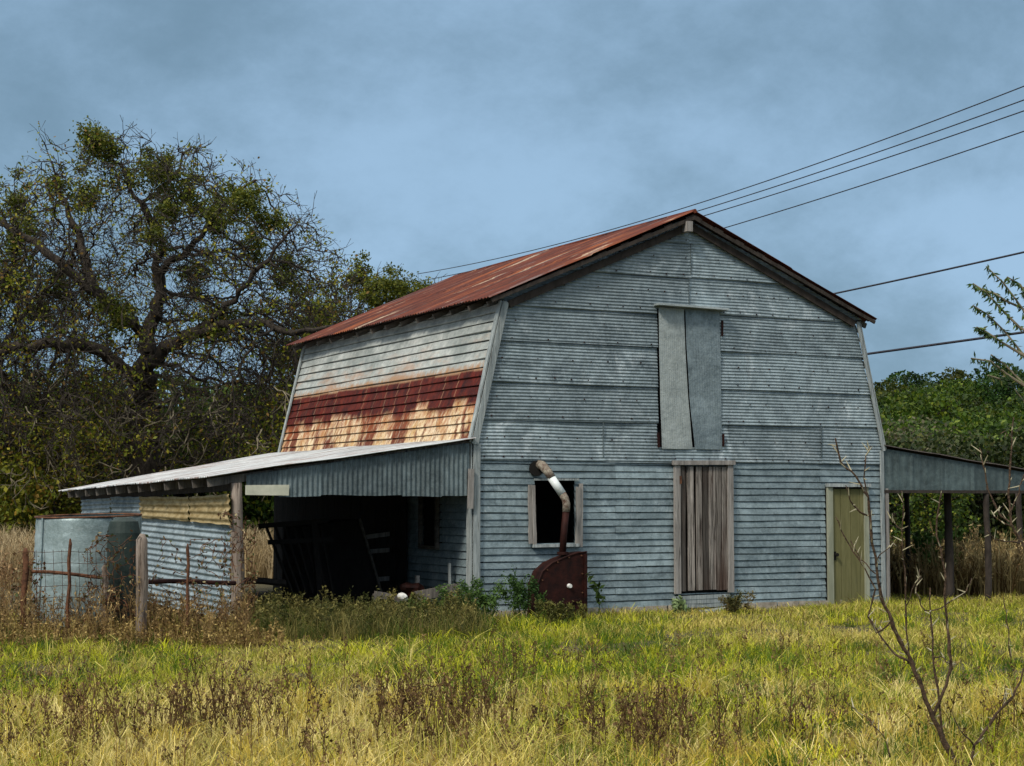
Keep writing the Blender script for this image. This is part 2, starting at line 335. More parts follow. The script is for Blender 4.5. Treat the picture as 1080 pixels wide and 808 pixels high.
# ------------------------------------------------------------------ the barn
W = 3.75; WE = 3.239; H1 = 2.551; HE = 4.6815; D = 8.53; HR = 6.21; OF = .22; OV = .36
SLOPE = (HR-4.668)/(WE+OV)
barn = empty('barn', (0, 0, 0), 'old blue grey sheet metal barn with rusty red gable roof and open lean-to sheds', 'barn')
def halfw(z):
    if z <= H1: return W
    if z <= HE: return W-(W-WE)*(z-H1)/(HE-H1)
    return max(0.0, (HR-.06-z)/SLOPE)
PHI = Matrix.Identity(3)
def sheet(mb, P, us, vs_, off, lim=None, holes=(), wav=.006, seed=0):
    """grid sheet. P(u,v,h)->point, off(v,u)->offset outwards. us are split positions; lim(v)->(umin,umax)"""
    rows = []; base = len(mb.v); 
    for v in vs_:
        lo_, hi = lim(v) if lim else (us[0], us[-1]); row = []
        for u in us:
            uu = min(max(u, lo_), hi)
            h = off(v, uu)+wav*mnoise.noise(Vector((uu*.9+seed, v*1.7, seed*.37)))*2
            mb.v.append(tuple(P(uu, v, h))); mb.c.append(mb.cur); row.append(uu)
        rows.append(row)
    n = len(us)
    for j in range(len(vs_)-1):
        for i in range(n-1):
            a, b = rows[j][i], rows[j][i+1]; a2, b2 = rows[j+1][i], rows[j+1][i+1]
            if b-a < 1e-5 and b2-a2 < 1e-5: continue
            cu = (a+b)/2; cv = (vs_[j]+vs_[j+1])/2
            if any(h[0] < cu < h[1] and h[2] < cv < h[3] for h in holes): continue
            k = base+j*n+i; mb.f.append((k, k+1, k+n+1, k+n))
def splits(a, b, step, extra=()):
    s = set(np.round(np.linspace(a, b, max(2, int((b-a)/step)+1)), 4).tolist()) | {e for e in extra if a < e < b} | {a, b}
    return sorted(s)
def corr_rows(v0, v1, pitch, n=6):
    m = max(2, int(round((v1-v0)/pitch*n))); return [v0+(v1-v0)*i/m for i in range(m+1)]
# front openings (x0,x1,z0,z1)
WIN = (-2.74, -2.06, 1.06, 2.0); PD = (-.22, .67, .26, 2.24); SD = (2.62, 3.46, -.05, 1.93); LD = (-.60, .57, 2.53, 4.68)
HO = [WIN, PD, (SD[0]-.02, SD[1]+.02, SD[2], SD[3]+.02), LD]
PF = lambda u, v, h: (u, -h, v)
xs_extra = [h[i] for h in HO for i in (0, 1)]
zs_holes = sorted({h[i] for h in HO for i in (2, 3)})
# upper gable: lapped courses of fine corrugated sheets
mb = MB()
breaks = [2.33, 2.93, 3.51, 4.09, 4.66, 5.22, 5.76, HR-.07]
ci = 0
for k in range(len(breaks)-1):
    z0, z1 = breaks[k], breaks[k+1]
    # sheets in a course: side by side pieces with their own tone
    if z0 > 4.6: cuts = [-4.2, -.02+.04*(k % 2), 4.2]
    elif z0 > 2.5: cuts = [-4.2, LD[0], LD[1], 4.2]
    else: cuts = [-4.2, -1.55, -.3, .75, 2.55, 4.2]
    for q in range(len(cuts)-1):
        a, b = cuts[q], cuts[q+1]
        if z0 > 2.5 and z1 < 4.7 and abs(a-LD[0]) < .01: continue
        sag = random.uniform(-.02, .02); ci += 1; mb.cur = (.15, .75, .4, .95, .3, .6)[ci % 6]+random.uniform(-.1, .1); tilt = random.uniform(-.012, .012)
        zb = z0-.03+sag*1.3; zt = z1+.02
        zr = corr_rows(zb, zt, .05, 6)
        ex = [u for u in xs_extra if a < u < b]
        us = splits(a-.02, b+.02, .13, ex)
        off = (lambda v, u, zb=zb, zt=zt, ci=ci: .010+.0058*math.sin((v+.014*mnoise.noise(Vector((u*.8, 3.1, ci))))*2*math.pi/.05)+.030*max(0, (zt-v)/(zt-zb)))
        PFt = (lambda u, v, h, tilt=tilt, a=a, b=b: (u, -h, v+tilt*(u-(a+b)/2)*.5))
        sheet(mb, PFt, us, zr, off, lim=lambda v: (-halfw(v), halfw(v)), holes=HO, wav=.009, seed=ci)
mb.build('gable_siding', M['galv'], barn)
mb = MB()
for zz in breaks[:-1]:
    for zo in (.02, .30):
        x = -halfw(zz+zo)+.15+random.uniform(0, .1)
        while x < halfw(zz+zo)-.1:
            z_ = zz+zo+random.uniform(-.012, .012)
            if not any(h[0]-.05 < x < h[1]+.05 and h[2]-.05 < z_ < h[3]+.05 for h in HO): r_ = random.uniform(.006, .011); mb.box((x, -.048, z_), r_*2, .012, r_*2)
            x += random.choice((.3, .3, .6))+random.uniform(-.02, .02)
mb.build('nail_heads', M['rust'], barn, kind='stuff')
mb = MB(); mb.cur = .1
for (x_, a_, b_) in ((-.01, 4.78, 5.20), (.03, 5.24, 5.74), (-1.57, 2.36, 2.90), (2.52, 2.40, 2.9)): mb.bar((x_, -.043, a_), (x_, -.043, b_), .012, .012, up=(0, 1, 0), seg=4, wob=.003)
mb.build('sheet_seams', M['galv_dark'], barn, kind='stuff')
# lower wall: pressed metal clapboard pattern
mb = MB()
cw = .1035; secs = [-3.75, -1.35, PD[0]-.08, PD[1]+.05, 2.50, 3.75]
for q in range(len(secs)-1):
    a, b = secs[q], secs[q+1]
    z = .06 if q < 3 else .02; r = 0
    if q == 2: z = .02
    zt_all = 2.345 if q != 4 else 2.345
    while z < zt_all-.02:
        z1 = min(z+cw, zt_all); mb.cur = min(1, max(0, .5+.35*mnoise.noise(Vector((q*7.7, z*2, 0)))+random.uniform(-.28, .28)))
        if random.random() < .5:
            mid = random.uniform(a+.3, b-.3); parts = [(a, mid), (mid, b)]
        else: parts = [(a, b)]
        if q in (0, 1) and z < 1.3: pass
        for (pa, pb) in parts:
            mb.cur = min(1, max(0, mb.cur+random.uniform(-.15, .15)))
            ex = [u for u in xs_extra if pa < u < pb]; us = splits(pa, pb, .22, ex)
            sg = random.uniform(-.004, .004)
            vr = [z, z+.013, z+.0145, z+.05, z1-.001]
            f = lambda v, u, z=z, z1=z1: (-.016 if v < z+.0135 else .006+.018*(z1-v)/(z1-z))
            vr = sorted(set(vr+[e for e in zs_holes if z < e < z1]))
            sheet(mb, lambda u, v, h, sg=sg: (u, -h, v+sg*math.sin(u*2.1)+.006*mnoise.noise(Vector((u*1.3, v*3, 5)))), us, vr, f, holes=HO, wav=.006, seed=q+int(z*50))
        z = z1
mb.build('clapboard_siding', M['clap'], barn)
# foundation
mb = MB()
for i in range(18):
    a = -3.7+i*.41; mb.cur = random.random(); mb.box((a+.2, .05, -.13), .39, .16, .42, jit=.012)
for i in range(20): mb.box((-3.70, .3+i*.42, -.13), .16, .4, .40, jit=.01)
mb.build('foundation', M['stone'], barn)
# side walls: lower vertical wall plus leaning wall
def sidewall(sgn, name, matname, pitch, lower):
    mb = MB(); us = splits(0, D, .35 if sgn < 0 else .8, (1.15, 1.75, ))
    L = math.hypot(W-WE, HE-H1); nx, nz = (HE-H1)/L*sgn, (W-WE)/L
    if lower:
        z = .02; 
        while z < H1-.01:
            z1 = min(z+.115, H1); mb.cur = random.random()*.7
            f = lambda v, u, z=z, z1=z1: (-.014 if v < z+.0135 else .006+.02*(z1-v)/(z1-z))
            sheet(mb, lambda u, v, h: (sgn*(W+h), u, v), us, [z, z+.013, z+.0145, z1], f, holes=[(1.15, 1.75, 1.0, 1.75)] if sgn < 0 else (), wav=.004, seed=int(z*31))
            z = z1
    else:
        z = 0; k = 0
        while z < L-.01:
            z1 = min(z+pitch, L); mb.cur = random.random(); k += 1
            f = lambda v, u, z=z, z1=z1: (-.018 if v < z+.0175 else .008+.024*(z1-v)/(z1-z))
            # courses wander a little along the wall
            sheet(mb, lambda u, v, h, k=k: (sgn*W-sgn*(W-WE)*v/L+nx*(h+.012)*1.0, u, H1+(HE-H1)*v/L+nz*(h+.012)+.006*math.sin(u*1.1+k)), us, [z, z+.017, z+.019, z1], f, wav=.008, seed=k)
            z = z1
    return mb.build(name, M[matname], barn)
sidewall(-1, 'side_siding', 'clap', .1, True)
sidewall(-1, 'sloped_siding', 'siderust', .142, False)['label'] = 'sloping side wall of pale siding with a band of dark rust and orange streaks'
sidewall(1, 'side_siding', 'clap', .1, True); sidewall(1, 'sloped_siding', 'galv', .15, False)
mb = MB()
for k in range(11):
    z0 = k*.57; sheet(mb, lambda u, v, h: (u, D+h, v), splits(-4, 4, .5), corr_rows(z0, min(z0+.6, HR-.07), .3, 2), lambda v, u: .01, lim=lambda v: (-halfw(v), halfw(v)))
mb.build('rear_siding', M['galv'], barn)
mb = MB(); mb.box((0, D/2, -.02), 2*W-.1, D-.1, .06); mb.build('floor', M['wood_black'], barn)
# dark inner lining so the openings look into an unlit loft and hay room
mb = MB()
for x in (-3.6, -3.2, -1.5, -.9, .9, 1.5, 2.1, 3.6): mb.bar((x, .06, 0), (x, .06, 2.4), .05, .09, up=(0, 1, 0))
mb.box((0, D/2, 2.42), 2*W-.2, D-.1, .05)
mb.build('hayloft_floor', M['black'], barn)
# corner trim
def cboard(a, b, wd, th, mat_='wood_trim', seg=5):
    q = MB(); q.cur = random.uniform(.2, .6); q.bar(a, b, wd, th, up=(1, 0, 0), seg=seg, wob=.003); q.build('corner_board', M[mat_], barn)
for s in (-1, 1):
    wd = .11 if s < 0 else .06
    cboard((s*(W-wd/2+.02), -.052, .02), (s*(W-wd/2+.02), -.052, H1-.02), .028, wd, seg=6)
    cboard((s*(W-wd/2+.055), -.066, H1-.03), (s*(WE-wd/2+.06), -.066, HE-.03), .028, wd-.01)
    cboard((s*(W+.045), .03, .05), (s*(W+.045), .03, H1), .14, .024)
    cboard((s*(W+.072), -.02, H1), (s*(WE+.082), -.025, HE-.02), .09, .024)
    cboard((s*(W+.062), D-.06, H1), (s*(WE+.072), D-.06, HE-.02), .08, .024)
# roof: corrugations run down the slope
roofs = []
for s in (-1, 1):
    mb = MB(); LS = math.hypot(WE+OV, HR-4.668)
    ys = []; y = -OF
    pitch = .1
    while y < D+OF: ys.append(y); y += pitch/4
    lens = [0, .35, .8, 1.4, 2.0, 2.03, 2.6, 3.2, LS]
    base = len(mb.v)
    for ll in lens:
        for y in ys:
            sh = int((y+OF)//.66); lap = .014 if ll <= 2.0 else 0.0
            rag = (.03*math.sin(sh*4.3)+.012*mnoise.noise(Vector((y*3, 0, 0)))) if ll == LS else 0
            x = s*(ll+rag)*(WE+OV)/LS; z = HR-(ll+rag)*(HR-4.668)/LS+.012*math.sin(y*2*math.pi/pitch)+lap+.018*mnoise.noise(Vector((y*.5, ll*.7, s)))
            mb.v.append((x, y, z+.02)); mb.c.append(random.Random(sh*9+s).random())
    n = len(ys)
    for j in range(len(lens)-1):
        for i in range(n-1): k = base+j*n+i; mb.f.append((k, k+1, k+n+1, k+n))
    ro = mb.build('roof', M['roofrust'], barn)
    # boarding underneath, cut short of the edges
    u = MB(); nxs = Vector((s*(HR-4.668)/LS, 0, (WE+OV)/LS))
    for k in range(9):
        t0 = .1+k*.43; a = Vector((s*t0*(WE+OV)/LS, -OF+.03, HR-t0*(HR-4.668)/LS))-nxs*.035; b = a+Vector((0, D+2*OF-.06, 0))
        u.bar(a, b, .16, .022, up=nxs, var=random.random())
    u.build('purlin', M['wood_dark'], ro)
    # rafter tails under the eave
    for k in range(14):
        y = .02+k*(D-.04)/13; t0, t1 = LS-.62, LS-.06
        a = Vector((s*t0*(WE+OV)/LS, y, HR-t0*(HR-4.668)/LS))-nxs*.1; b = Vector((s*t1*(WE+OV)/LS, y, HR-t1*(HR-4.668)/LS))-nxs*.1
        q = MB(); q.bar(a, b, .038, .085, up=nxs, var=random.random()); q.build('rafter_tail', M['wood_rail'], ro)
    q = MB()
    q.bar(Vector((s*.02, -OF+.035, HR-.01))-nxs*.075, Vector((s*(WE+OV-.05), -OF+.035, 4.668+.02))-nxs*.05, .03, .055, up=nxs, seg=6, wob=.004)
    q.build('rake_board', M['wood_dark'], ro)
    q = MB(); q.bar(Vector((s*.02, -.075, HR-.03))-nxs*.16, Vector((s*(WE), -.075, HE+.02))-nxs*.1, .03, .11, up=nxs); q.build('frieze_board', M['wood_dark'], ro)
mb = MB(); mb.tube([(0, -OF, HR+.022), (0, D/2, HR+.03), (0, D+OF, HR+.022)], .035, 8); mb.build('ridge_cap', M['roofrust'], barn)
mb = MB(); mb.box((-.11, -.12, HR-.23), .1, .25, .16); mb.build('ridge_beam', M['wood_frame'], barn)

# loft door of two hanging metal leaves
ld = MB(); ld.bar((-.66, -.13, 4.735), (.63, -.13, 4.715), .17, .03); loft = ld.build('loft_door', M['galv_light'], barn, label='tall loft hatch of two bent grey metal leaves under a small ledge')
def leaf(x0, x1, bx0, bx1, tone, mat_):
    m = MB(); m.cur = tone; us = splits(0, 1, .025)
    for_v = [2.50+.02*i for i in range(110)]; for_v = [v for v in for_v if v < 4.70]
    def P(u, v, h):
        t = (4.70-v)/2.2; xa = x0+(bx0-x0)*t**1.6; xb = x1+(bx1-x1)*t**1.6
        return (xa+(xb-xa)*u, -.052-h, v)
    sheet(m, P, us, for_v[::8]+[4.70], lambda v, u: .0012*math.sin(u*2*math.pi*13)+.004, wav=.010, seed=tone*10)
    b = len(m.v)
    o = m.build('leaf', M[mat_], loft)
    return o
M['leafmetal'] = galv('hatch_sheet', (.17, .20, .20), (.36, .395, .38), (.45, .5, .5), .6, .82, stretch=(6, 6, .3), sc=1.5)
M['leafmetal2'] = galv('hatch_sheet_blue', (.10, .135, .15), (.27, .33, .35), (.45, .5, .52), .6, .82, stretch=(6, 6, .3), sc=1.5)
leaf(-.58, -.115, -.535, .03, .8, 'leafmetal'); leaf(-.09, .555, .065, .58, .3, 'leafmetal2')
q = MB(); q.box((0, .03, 3.6), 1.3, .02, 2.3); q.build('shade_sheet', M['black'], loft)
for a, b in (((-.59, -.06, 2.52), (-.605, -.06, 2.75)), ((.595, -.06, 4.3), (.598, -.06, 4.55)), ((.6, -.06, 2.55), (.6, -.06, 2.75))): q = MB(); q.bar(a, b, .025, .03); q.build('strap', M['rust'], loft)
# vertical plank door with frame
q = MB(); pd = None
x = PD[0]; i = 0
while x < PD[1]-.03:
    wd = random.uniform(.09, .15); wd = min(wd, PD[1]-x); i += 1; q.cur = (.1, .9, 0, .3, 1, .1, .6, .2)[i % 8]; x += .028 if i in (2, 3) else 0; zb = PD[2]+.03+random.uniform(0, .03)
    q.bar((x+wd/2, -.055+random.uniform(-.012, .004), zb), (x+wd/2+random.uniform(-.006, .006), -.055, PD[3]-.01), .022, wd-.014, up=(1, 0, 0), seg=4, wob=.003); x += wd
pd = q.build('plank_door', M['wood'], barn, label='grey weathered plank door streaked with dark red')
q = MB(); q.box((.22, .0, 1.25), 1.0, .015, 2.1); q.build('shade_sheet', M['black'], pd)
q = MB(); q.cur = .3
q.bar((PD[0]-.05, -.065, PD[2]), (PD[0]-.05, -.065, PD[3]+.02), .05, .10, up=(1, 0, 0), seg=4, wob=.003)
q.bar((PD[1]+.045, -.065, PD[2]), (PD[1]+.045, -.065, PD[3]+.02), .05, .10, up=(1, 0, 0), seg=4, wob=.003)
q.bar((PD[0]-.13, -.08, PD[3]+.045), (PD[1]+.12, -.08, PD[3]+.06), .07, .07, seg=3, wob=.003)
q.build('frame', M['wood_frame'], pd)
q = MB(); q.bar((PD[0]+.0, -.085, PD[3]-.28), (PD[0]+.0, -.085, PD[3]-.16), .03, .04); q.build('hinge', M['rust_orange'], pd)
q = MB()
for k in range(3): q.cur = .8; q.bar((PD[0]-.13, -.05-.006*k, .06+.065*k), (PD[1]+.02, -.05-.006*k, .075+.065*k), .02, .06, seg=4, wob=.004)
q.build('sill', M['wood_trim'], barn)
q = MB(); q.bar((.05, -.3, -.02), (.72, -.22, .035), .22, .05, seg=3, wob=.006); q.build('threshold_board', M['wood_trim'], barn)
# olive side door
q = MB(); x = SD[0]+.10
for wd in (.17, .20, .19, .155):
    q.cur = random.random(); q.bar((x+wd/2, -.03, .0), (x+wd/2, -.03, SD[3]-.04), .02, wd-.008, up=(1, 0, 0)); x += wd
sd = q.build('door', M['olive'], barn, label='olive green boarded door')
q = MB(); q.cur = .1; q.bar((SD[0]+.045, -.05, -.02), (SD[0]+.045, -.05, SD[3]-.01), .05, .10, up=(1, 0, 0)); q.bar((SD[1]-.06, -.05, -.02), (SD[1]-.06, -.05, SD[3]-.01), .05, .085, up=(1, 0, 0))
q.build('frame', M['olive_frame'], sd)
q = MB(); q.bar((SD[0]-.02, -.07, SD[3]+.02), (SD[1]+.01, -.07, SD[3]+.02), .08, .055, var=0); q.build('lintel', M['wood_trim'], sd)
q = MB(); q.tube([(SD[0]+.14, -.05, .82), (SD[0]+.14, -.12, .82)], [.022, .03], 8); q.box((SD[0]+.14, -.045, .80), .045, .012, .14); q.build('knob', M['black'], sd)
q = MB(); q.box((3.04, .0, .95), .9, .012, 2.0); q.build('shade_sheet', M['wood_black'], sd)
# glassless window with loose side boards
wi = None
q = MB(); q.box((-2.4, 1.2, 1.4), 1.6, .02, 2.4); wi = q.build('window', M['black'], barn, label='square open window hole with split grey side boards')  # black sheet inside the hole stands in for the unlit room
for (a, b, t_) in (((WIN[0]-.03, -.075, 1.02), (WIN[0]-.055, -.075, 1.93), .05), ((WIN[0]-.085, -.06, 1.06), (WIN[0]-.10, -.06, 1.93), .05), ((WIN[1]+.02, -.075, 1.03), (WIN[1]+.03, -.08, 1.90), .06), ((WIN[1]+.08, -.06, 1.0), (WIN[1]+.09, -.06, 1.95), .05)):
    q = MB(); q.cur = .2; q.bar(a, b, .04, t_, up=(1, 0, 0), seg=5, wob=.006); q.build('side_board', M['wood_frame'], wi)
q = MB(); q.bar((WIN[0]-.06, -.07, 1.025), (WIN[1]+.04, -.07, 1.03), .06, .045, var=0); q.build('sill', M['wood_trim'], wi)
q = MB(); q.bar((WIN[0]-.02, -.05, 2.01), (WIN[1]+.06, -.05, 2.015), .03, .03, var=.4); q.build('head_trim', M['wood_trim'], wi)
# side window under the lean-to
q = MB()
for a, b in (((1.12, .98), (1.78, .98)), ((1.12, 1.77), (1.78, 1.77)), ((1.14, .98), (1.14, 1.78)), ((1.76, .98), (1.76, 1.78))):
    q.bar((-W-.06, a[0], a[1]), (-W-.06, b[0], b[1]), .05, .07, up=(1, 0, 0) if a[0] != b[0] else (0, 1, 0))
sw = q.build('window', M['wood_rail'], barn); q = MB(); q.box((-W+.02, 1.45, 1.38), .02, .66, .8); q.build('shade_sheet', M['black'], sw)
sw['label'] = 'small dark window in the side wall beneath the lean-to'

# ---- left lean-to: its low eave runs back from the corner post; the panelled wall under it faces left
XL = -7.80; XW = -7.42; LS_ = (H1+.03-1.99)/(-XL-W); DL = D+.35
def lz(x, y=0): return H1+.03-(-W-x)*LS_-.13*(y/D)*(-W-x)/4
mb = MB(); ys = []; y = -.16
while y < DL+.1: ys.append(y); y += .02
xs = np.linspace(-W-.02, XL, 14)
for x in xs:
    for y in ys:
        rag = .04*math.sin(int((y+1)//.66)*3.1) if x == xs[-1] else 0
        mb.v.append((x-rag, y, lz(x, y)+.012*math.sin(y*2*math.pi/.08)+.02*mnoise.noise(Vector((x*.8, y*.5, 4)))+.03)); mb.c.append(.5)
n = len(ys)
for j in range(len(xs)-1):
    for i in range(n-1): k = j*n+i; mb.f.append((k, k+1, k+n+1, k+n))
lr = mb.build('lean_to_roof', M['whiteroof'], barn, label='low lean-to roof of pale sheets with rust streaks, sloping down to the left')
y = .02; k = 0
while y < DL:
    q = MB(); q.bar((-W-.06, y, lz(-W, y)-.06), (XL+.05, y, lz(XL, y)-.055), .045, .11, var=random.random()); q.build('rafter', M['wood_dim'], lr); y += random.uniform(.58, .78)
for x in (-4.4, -5.2, -6.0, -6.8):
    q = MB(); q.bar((x, -.10, lz(x)-.0), (x, DL, lz(x, DL)-.0), .08, .02, var=.5); q.build('purlin', M['wood_dark'], lr)
q = MB(); q.bar((XW+.02, -.05, lz(XW)-.16), (XW+.02, DL, lz(XW, DL)-.16), .09, .11); q.build('wall_plate', M['wood_dark'], lr)
# fascia of vertical corrugated sheets over the opening
mb = MB(); xs = np.arange(-7.22, -W-.08, .0125)
def fz0(x): return 1.765+.008*math.sin(x*5)
for i, x in enumerate(xs):
    h = .011*math.sin(x*2*math.pi/.075); sh = int((x+8)//.62); 
    for z in (fz0(x)+.012*math.sin(sh*2.2), lz(x)-.03): mb.v.append((x, -.055-h-.004*sh % .01, z)); mb.c.append(random.Random(sh).random())
for i in range(len(xs)-1): mb.f.append((2*i, 2*i+2, 2*i+3, 2*i+1))
mb.build('fascia_sheet', M['galv_dark'], lr)
q = MB(); q.box((-6.93, -.085, 1.84), .62, .006, .14, jit=.006); q.build('fascia_patch', simple('cream_patch', (.42, .42, .33), (.58, .57, .45), .7), lr)
q = MB(); q.bar((-W-.09, -.10, 1.58), (-W-.08, -.11, 2.16), .03, .085, up=(1, 0, 0)); q.build('side_batten', M['wood_frame'], barn)
def post(px, Y, h0, r, nm='lean_to_post', mat_='wood_post', lean=.03, lab=None, zt=None):
    p0 = onY(px, 560, Y); zt = zt if zt is not None else lz(p0.x)-.12
    q = MB(); pts = []; rr = []
    for i in range(8):
        t = i/7; pts.append((p0.x+lean*math.sin(t*4)*.6+random.uniform(-.006, .006), Y+random.uniform(-.006, .006), -.15+(zt+.15)*t)); rr.append(r*(1.12-.18*t)*random.uniform(.94, 1.06))
    q.tube(pts, rr, 9); o = q.build(nm, M[mat_], barn, smooth=True)
    if lab: o['label'] = lab
    return o
post(250, -.02, 0, .085, lab='thick grey barked post holding the lean-to corner')
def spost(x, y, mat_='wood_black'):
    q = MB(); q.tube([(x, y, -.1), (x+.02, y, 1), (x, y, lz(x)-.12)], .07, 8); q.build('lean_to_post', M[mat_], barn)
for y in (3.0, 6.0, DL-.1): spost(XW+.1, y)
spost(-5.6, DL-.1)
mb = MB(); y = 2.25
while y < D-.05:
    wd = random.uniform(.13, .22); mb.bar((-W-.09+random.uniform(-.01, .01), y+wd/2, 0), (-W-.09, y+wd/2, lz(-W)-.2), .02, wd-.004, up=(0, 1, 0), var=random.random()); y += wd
mb.build('added_shade_boards', M['wood_black'], barn)  # boards added over the side wall; their black stands in for deep shade
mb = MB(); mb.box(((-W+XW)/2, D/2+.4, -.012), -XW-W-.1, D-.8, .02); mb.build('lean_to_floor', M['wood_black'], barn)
# corrugated front panels of the closed end
def cpanel(name, c, mat_, pitch=.075, amp=.012, lean=0, tone=.5, lab=None):
    """c: four (px,py,Y) corners: top-left, top-right, bottom-right, bottom-left; ribs run left to right"""
    TL, TR, BR, BL = [onX(k[0], k[1], XW+k[2]) for k in c]; q = MB(); q.cur = tone; H = (TL-BL).length; nv = max(4, int(H/pitch*8)); nu = 14
    nrm = (TR-TL).cross(TL-BL).normalized()
    if nrm.x > 0: nrm = -nrm
    for j in range(nv+1):
        v = j/nv
        for i in range(nu+1):
            u = i/nu; p_ = TL.lerp(TR, u).lerp(BL.lerp(BR, u), v)
            p_ += nrm*(amp*math.sin(v*H*2*math.pi/pitch)+.02*mnoise.noise(Vector((u*3, v*2, c[0][0]))))
            if j in (0, nv): p_.z += .006*math.sin(u*17+c[0][0])
            q.v.append(tuple(p_)); q.c.append(tone)
    for j in range(nv):
        for i in range(nu): k = j*(nu+1)+i; q.f.append((k, k+1, k+nu+2, k+nu+1))
    o = q.build(name, M[mat_], barn)
    if lab: o['label'] = lab
    return o
M['panelblue'] = galv('blue_corrugated_panel', (.12, .16, .18), (.36, .43, .46), (.6, .66, .68), .58, .70)
cpanel('front_panel', [(86, 527, -.02), (116, 525, -.02), (116, 547, -.02), (86, 548, -.02)], 'panelblue', .075, tone=.9)
cpanel('front_panel', [(117, 524, -.03), (149, 524, -.03), (149, 548, -.03), (117, 548, -.03)], 'panelblue', .075, tone=.4)
cpanel('front_panel', [(147, 524, -.05), (199, 524, -.05), (199, 550, -.05), (147, 546, -.05)], 'tan', .09, lab='tan stained corrugated panel')
cpanel('front_panel', [(200, 524, -.06), (242, 521, -.06), (242, 554, -.06), (200, 550, -.06)], 'tan', .09, lab='ochre stained corrugated panel next to the corner post')
cpanel('front_panel', [(100, 541, .0), (243, 553, .02), (243, 655, .02), (100, 622, .0)], 'panelblue', .09, .014, tone=.6, lab='large blue grey corrugated panel closing the end of the lean-to')

# ---- right lean-to
XR = 7.6; 
def rz(x): return 2.60-(x-W)*(2.60-2.22)/(6.89-W)
mb = MB(); xs = np.linspace(W+.02, XR, 14); ys = [-.10+.02*i for i in range(int((6+.1)/.02))]
for x in xs:
    for y in ys: mb.v.append((x, y, rz(x)+.01*math.sin(y*2*math.pi/.08)+.025*mnoise.noise(Vector((x*1.5, y*.5, 9)))+.02)); mb.c.append(.5)
n = len(ys)
for j in range(len(xs)-1):
    for i in range(n-1): k = j*n+i; mb.f.append((k, k+1, k+n+1, k+n))
rr_ = mb.build('lean_to_roof', M['wood_dark'], barn, label='dark sagging lean-to roof on the right end')
mb = MB(); xs = np.arange(W+.05, XR-.05, .03)
for i, x in enumerate(xs):
    sh = int((x-W)//.66); u = ((x-W) % .66)/.66; h = .004*math.sin(x*2*math.pi/.15)+.008*(u > .93)
    for z in (1.86+.004*math.sin(x*4), rz(x)-.03): mb.v.append((x, -.04-h, z)); mb.c.append(random.Random(sh+40).random())
for i in range(len(xs)-1): mb.f.append((2*i, 2*i+2, 2*i+3, 2*i+1))
M['fascia2'] = galv('right_fascia', (.035, .05, .052), (.11, .15, .15), (.22, .27, .27), .6, .8, stretch=(5, 5, .4))
mb.build('fascia_sheet', M['fascia2'], rr_)
q = MB(); q.bar((W+.03, -.03, 1.85), (XR, -.03, 1.85), .05, .05); q.build('header_beam', M['wood_dark'], rr_)
for (px, Y, r_) in ((957, 2.6, .05), (1000, .6, .07), (1041, 0, .055), (1075, 4.6, .06)):
    post(px, Y, 0, r_, mat_='wood_dark', zt=1.95, lean=.02)
q = MB(); q.bar((W+.1, -.02, 0), (W+.1, -.02, 1.9), .06, .06, up=(1, 0, 0)); q.build('lean_to_post', M['wood_frame'], barn)
q = MB(); q.bar((W+.1, 5.8, .55), (XR, 5.8, .5), .1, .03, up=(0, 1, 0)); q.bar((W+.1, 5.8, 1.1), (XR, 5.8, 1.1), .03, .05); q.build('rear_rail', M['wood_dark'], rr_)

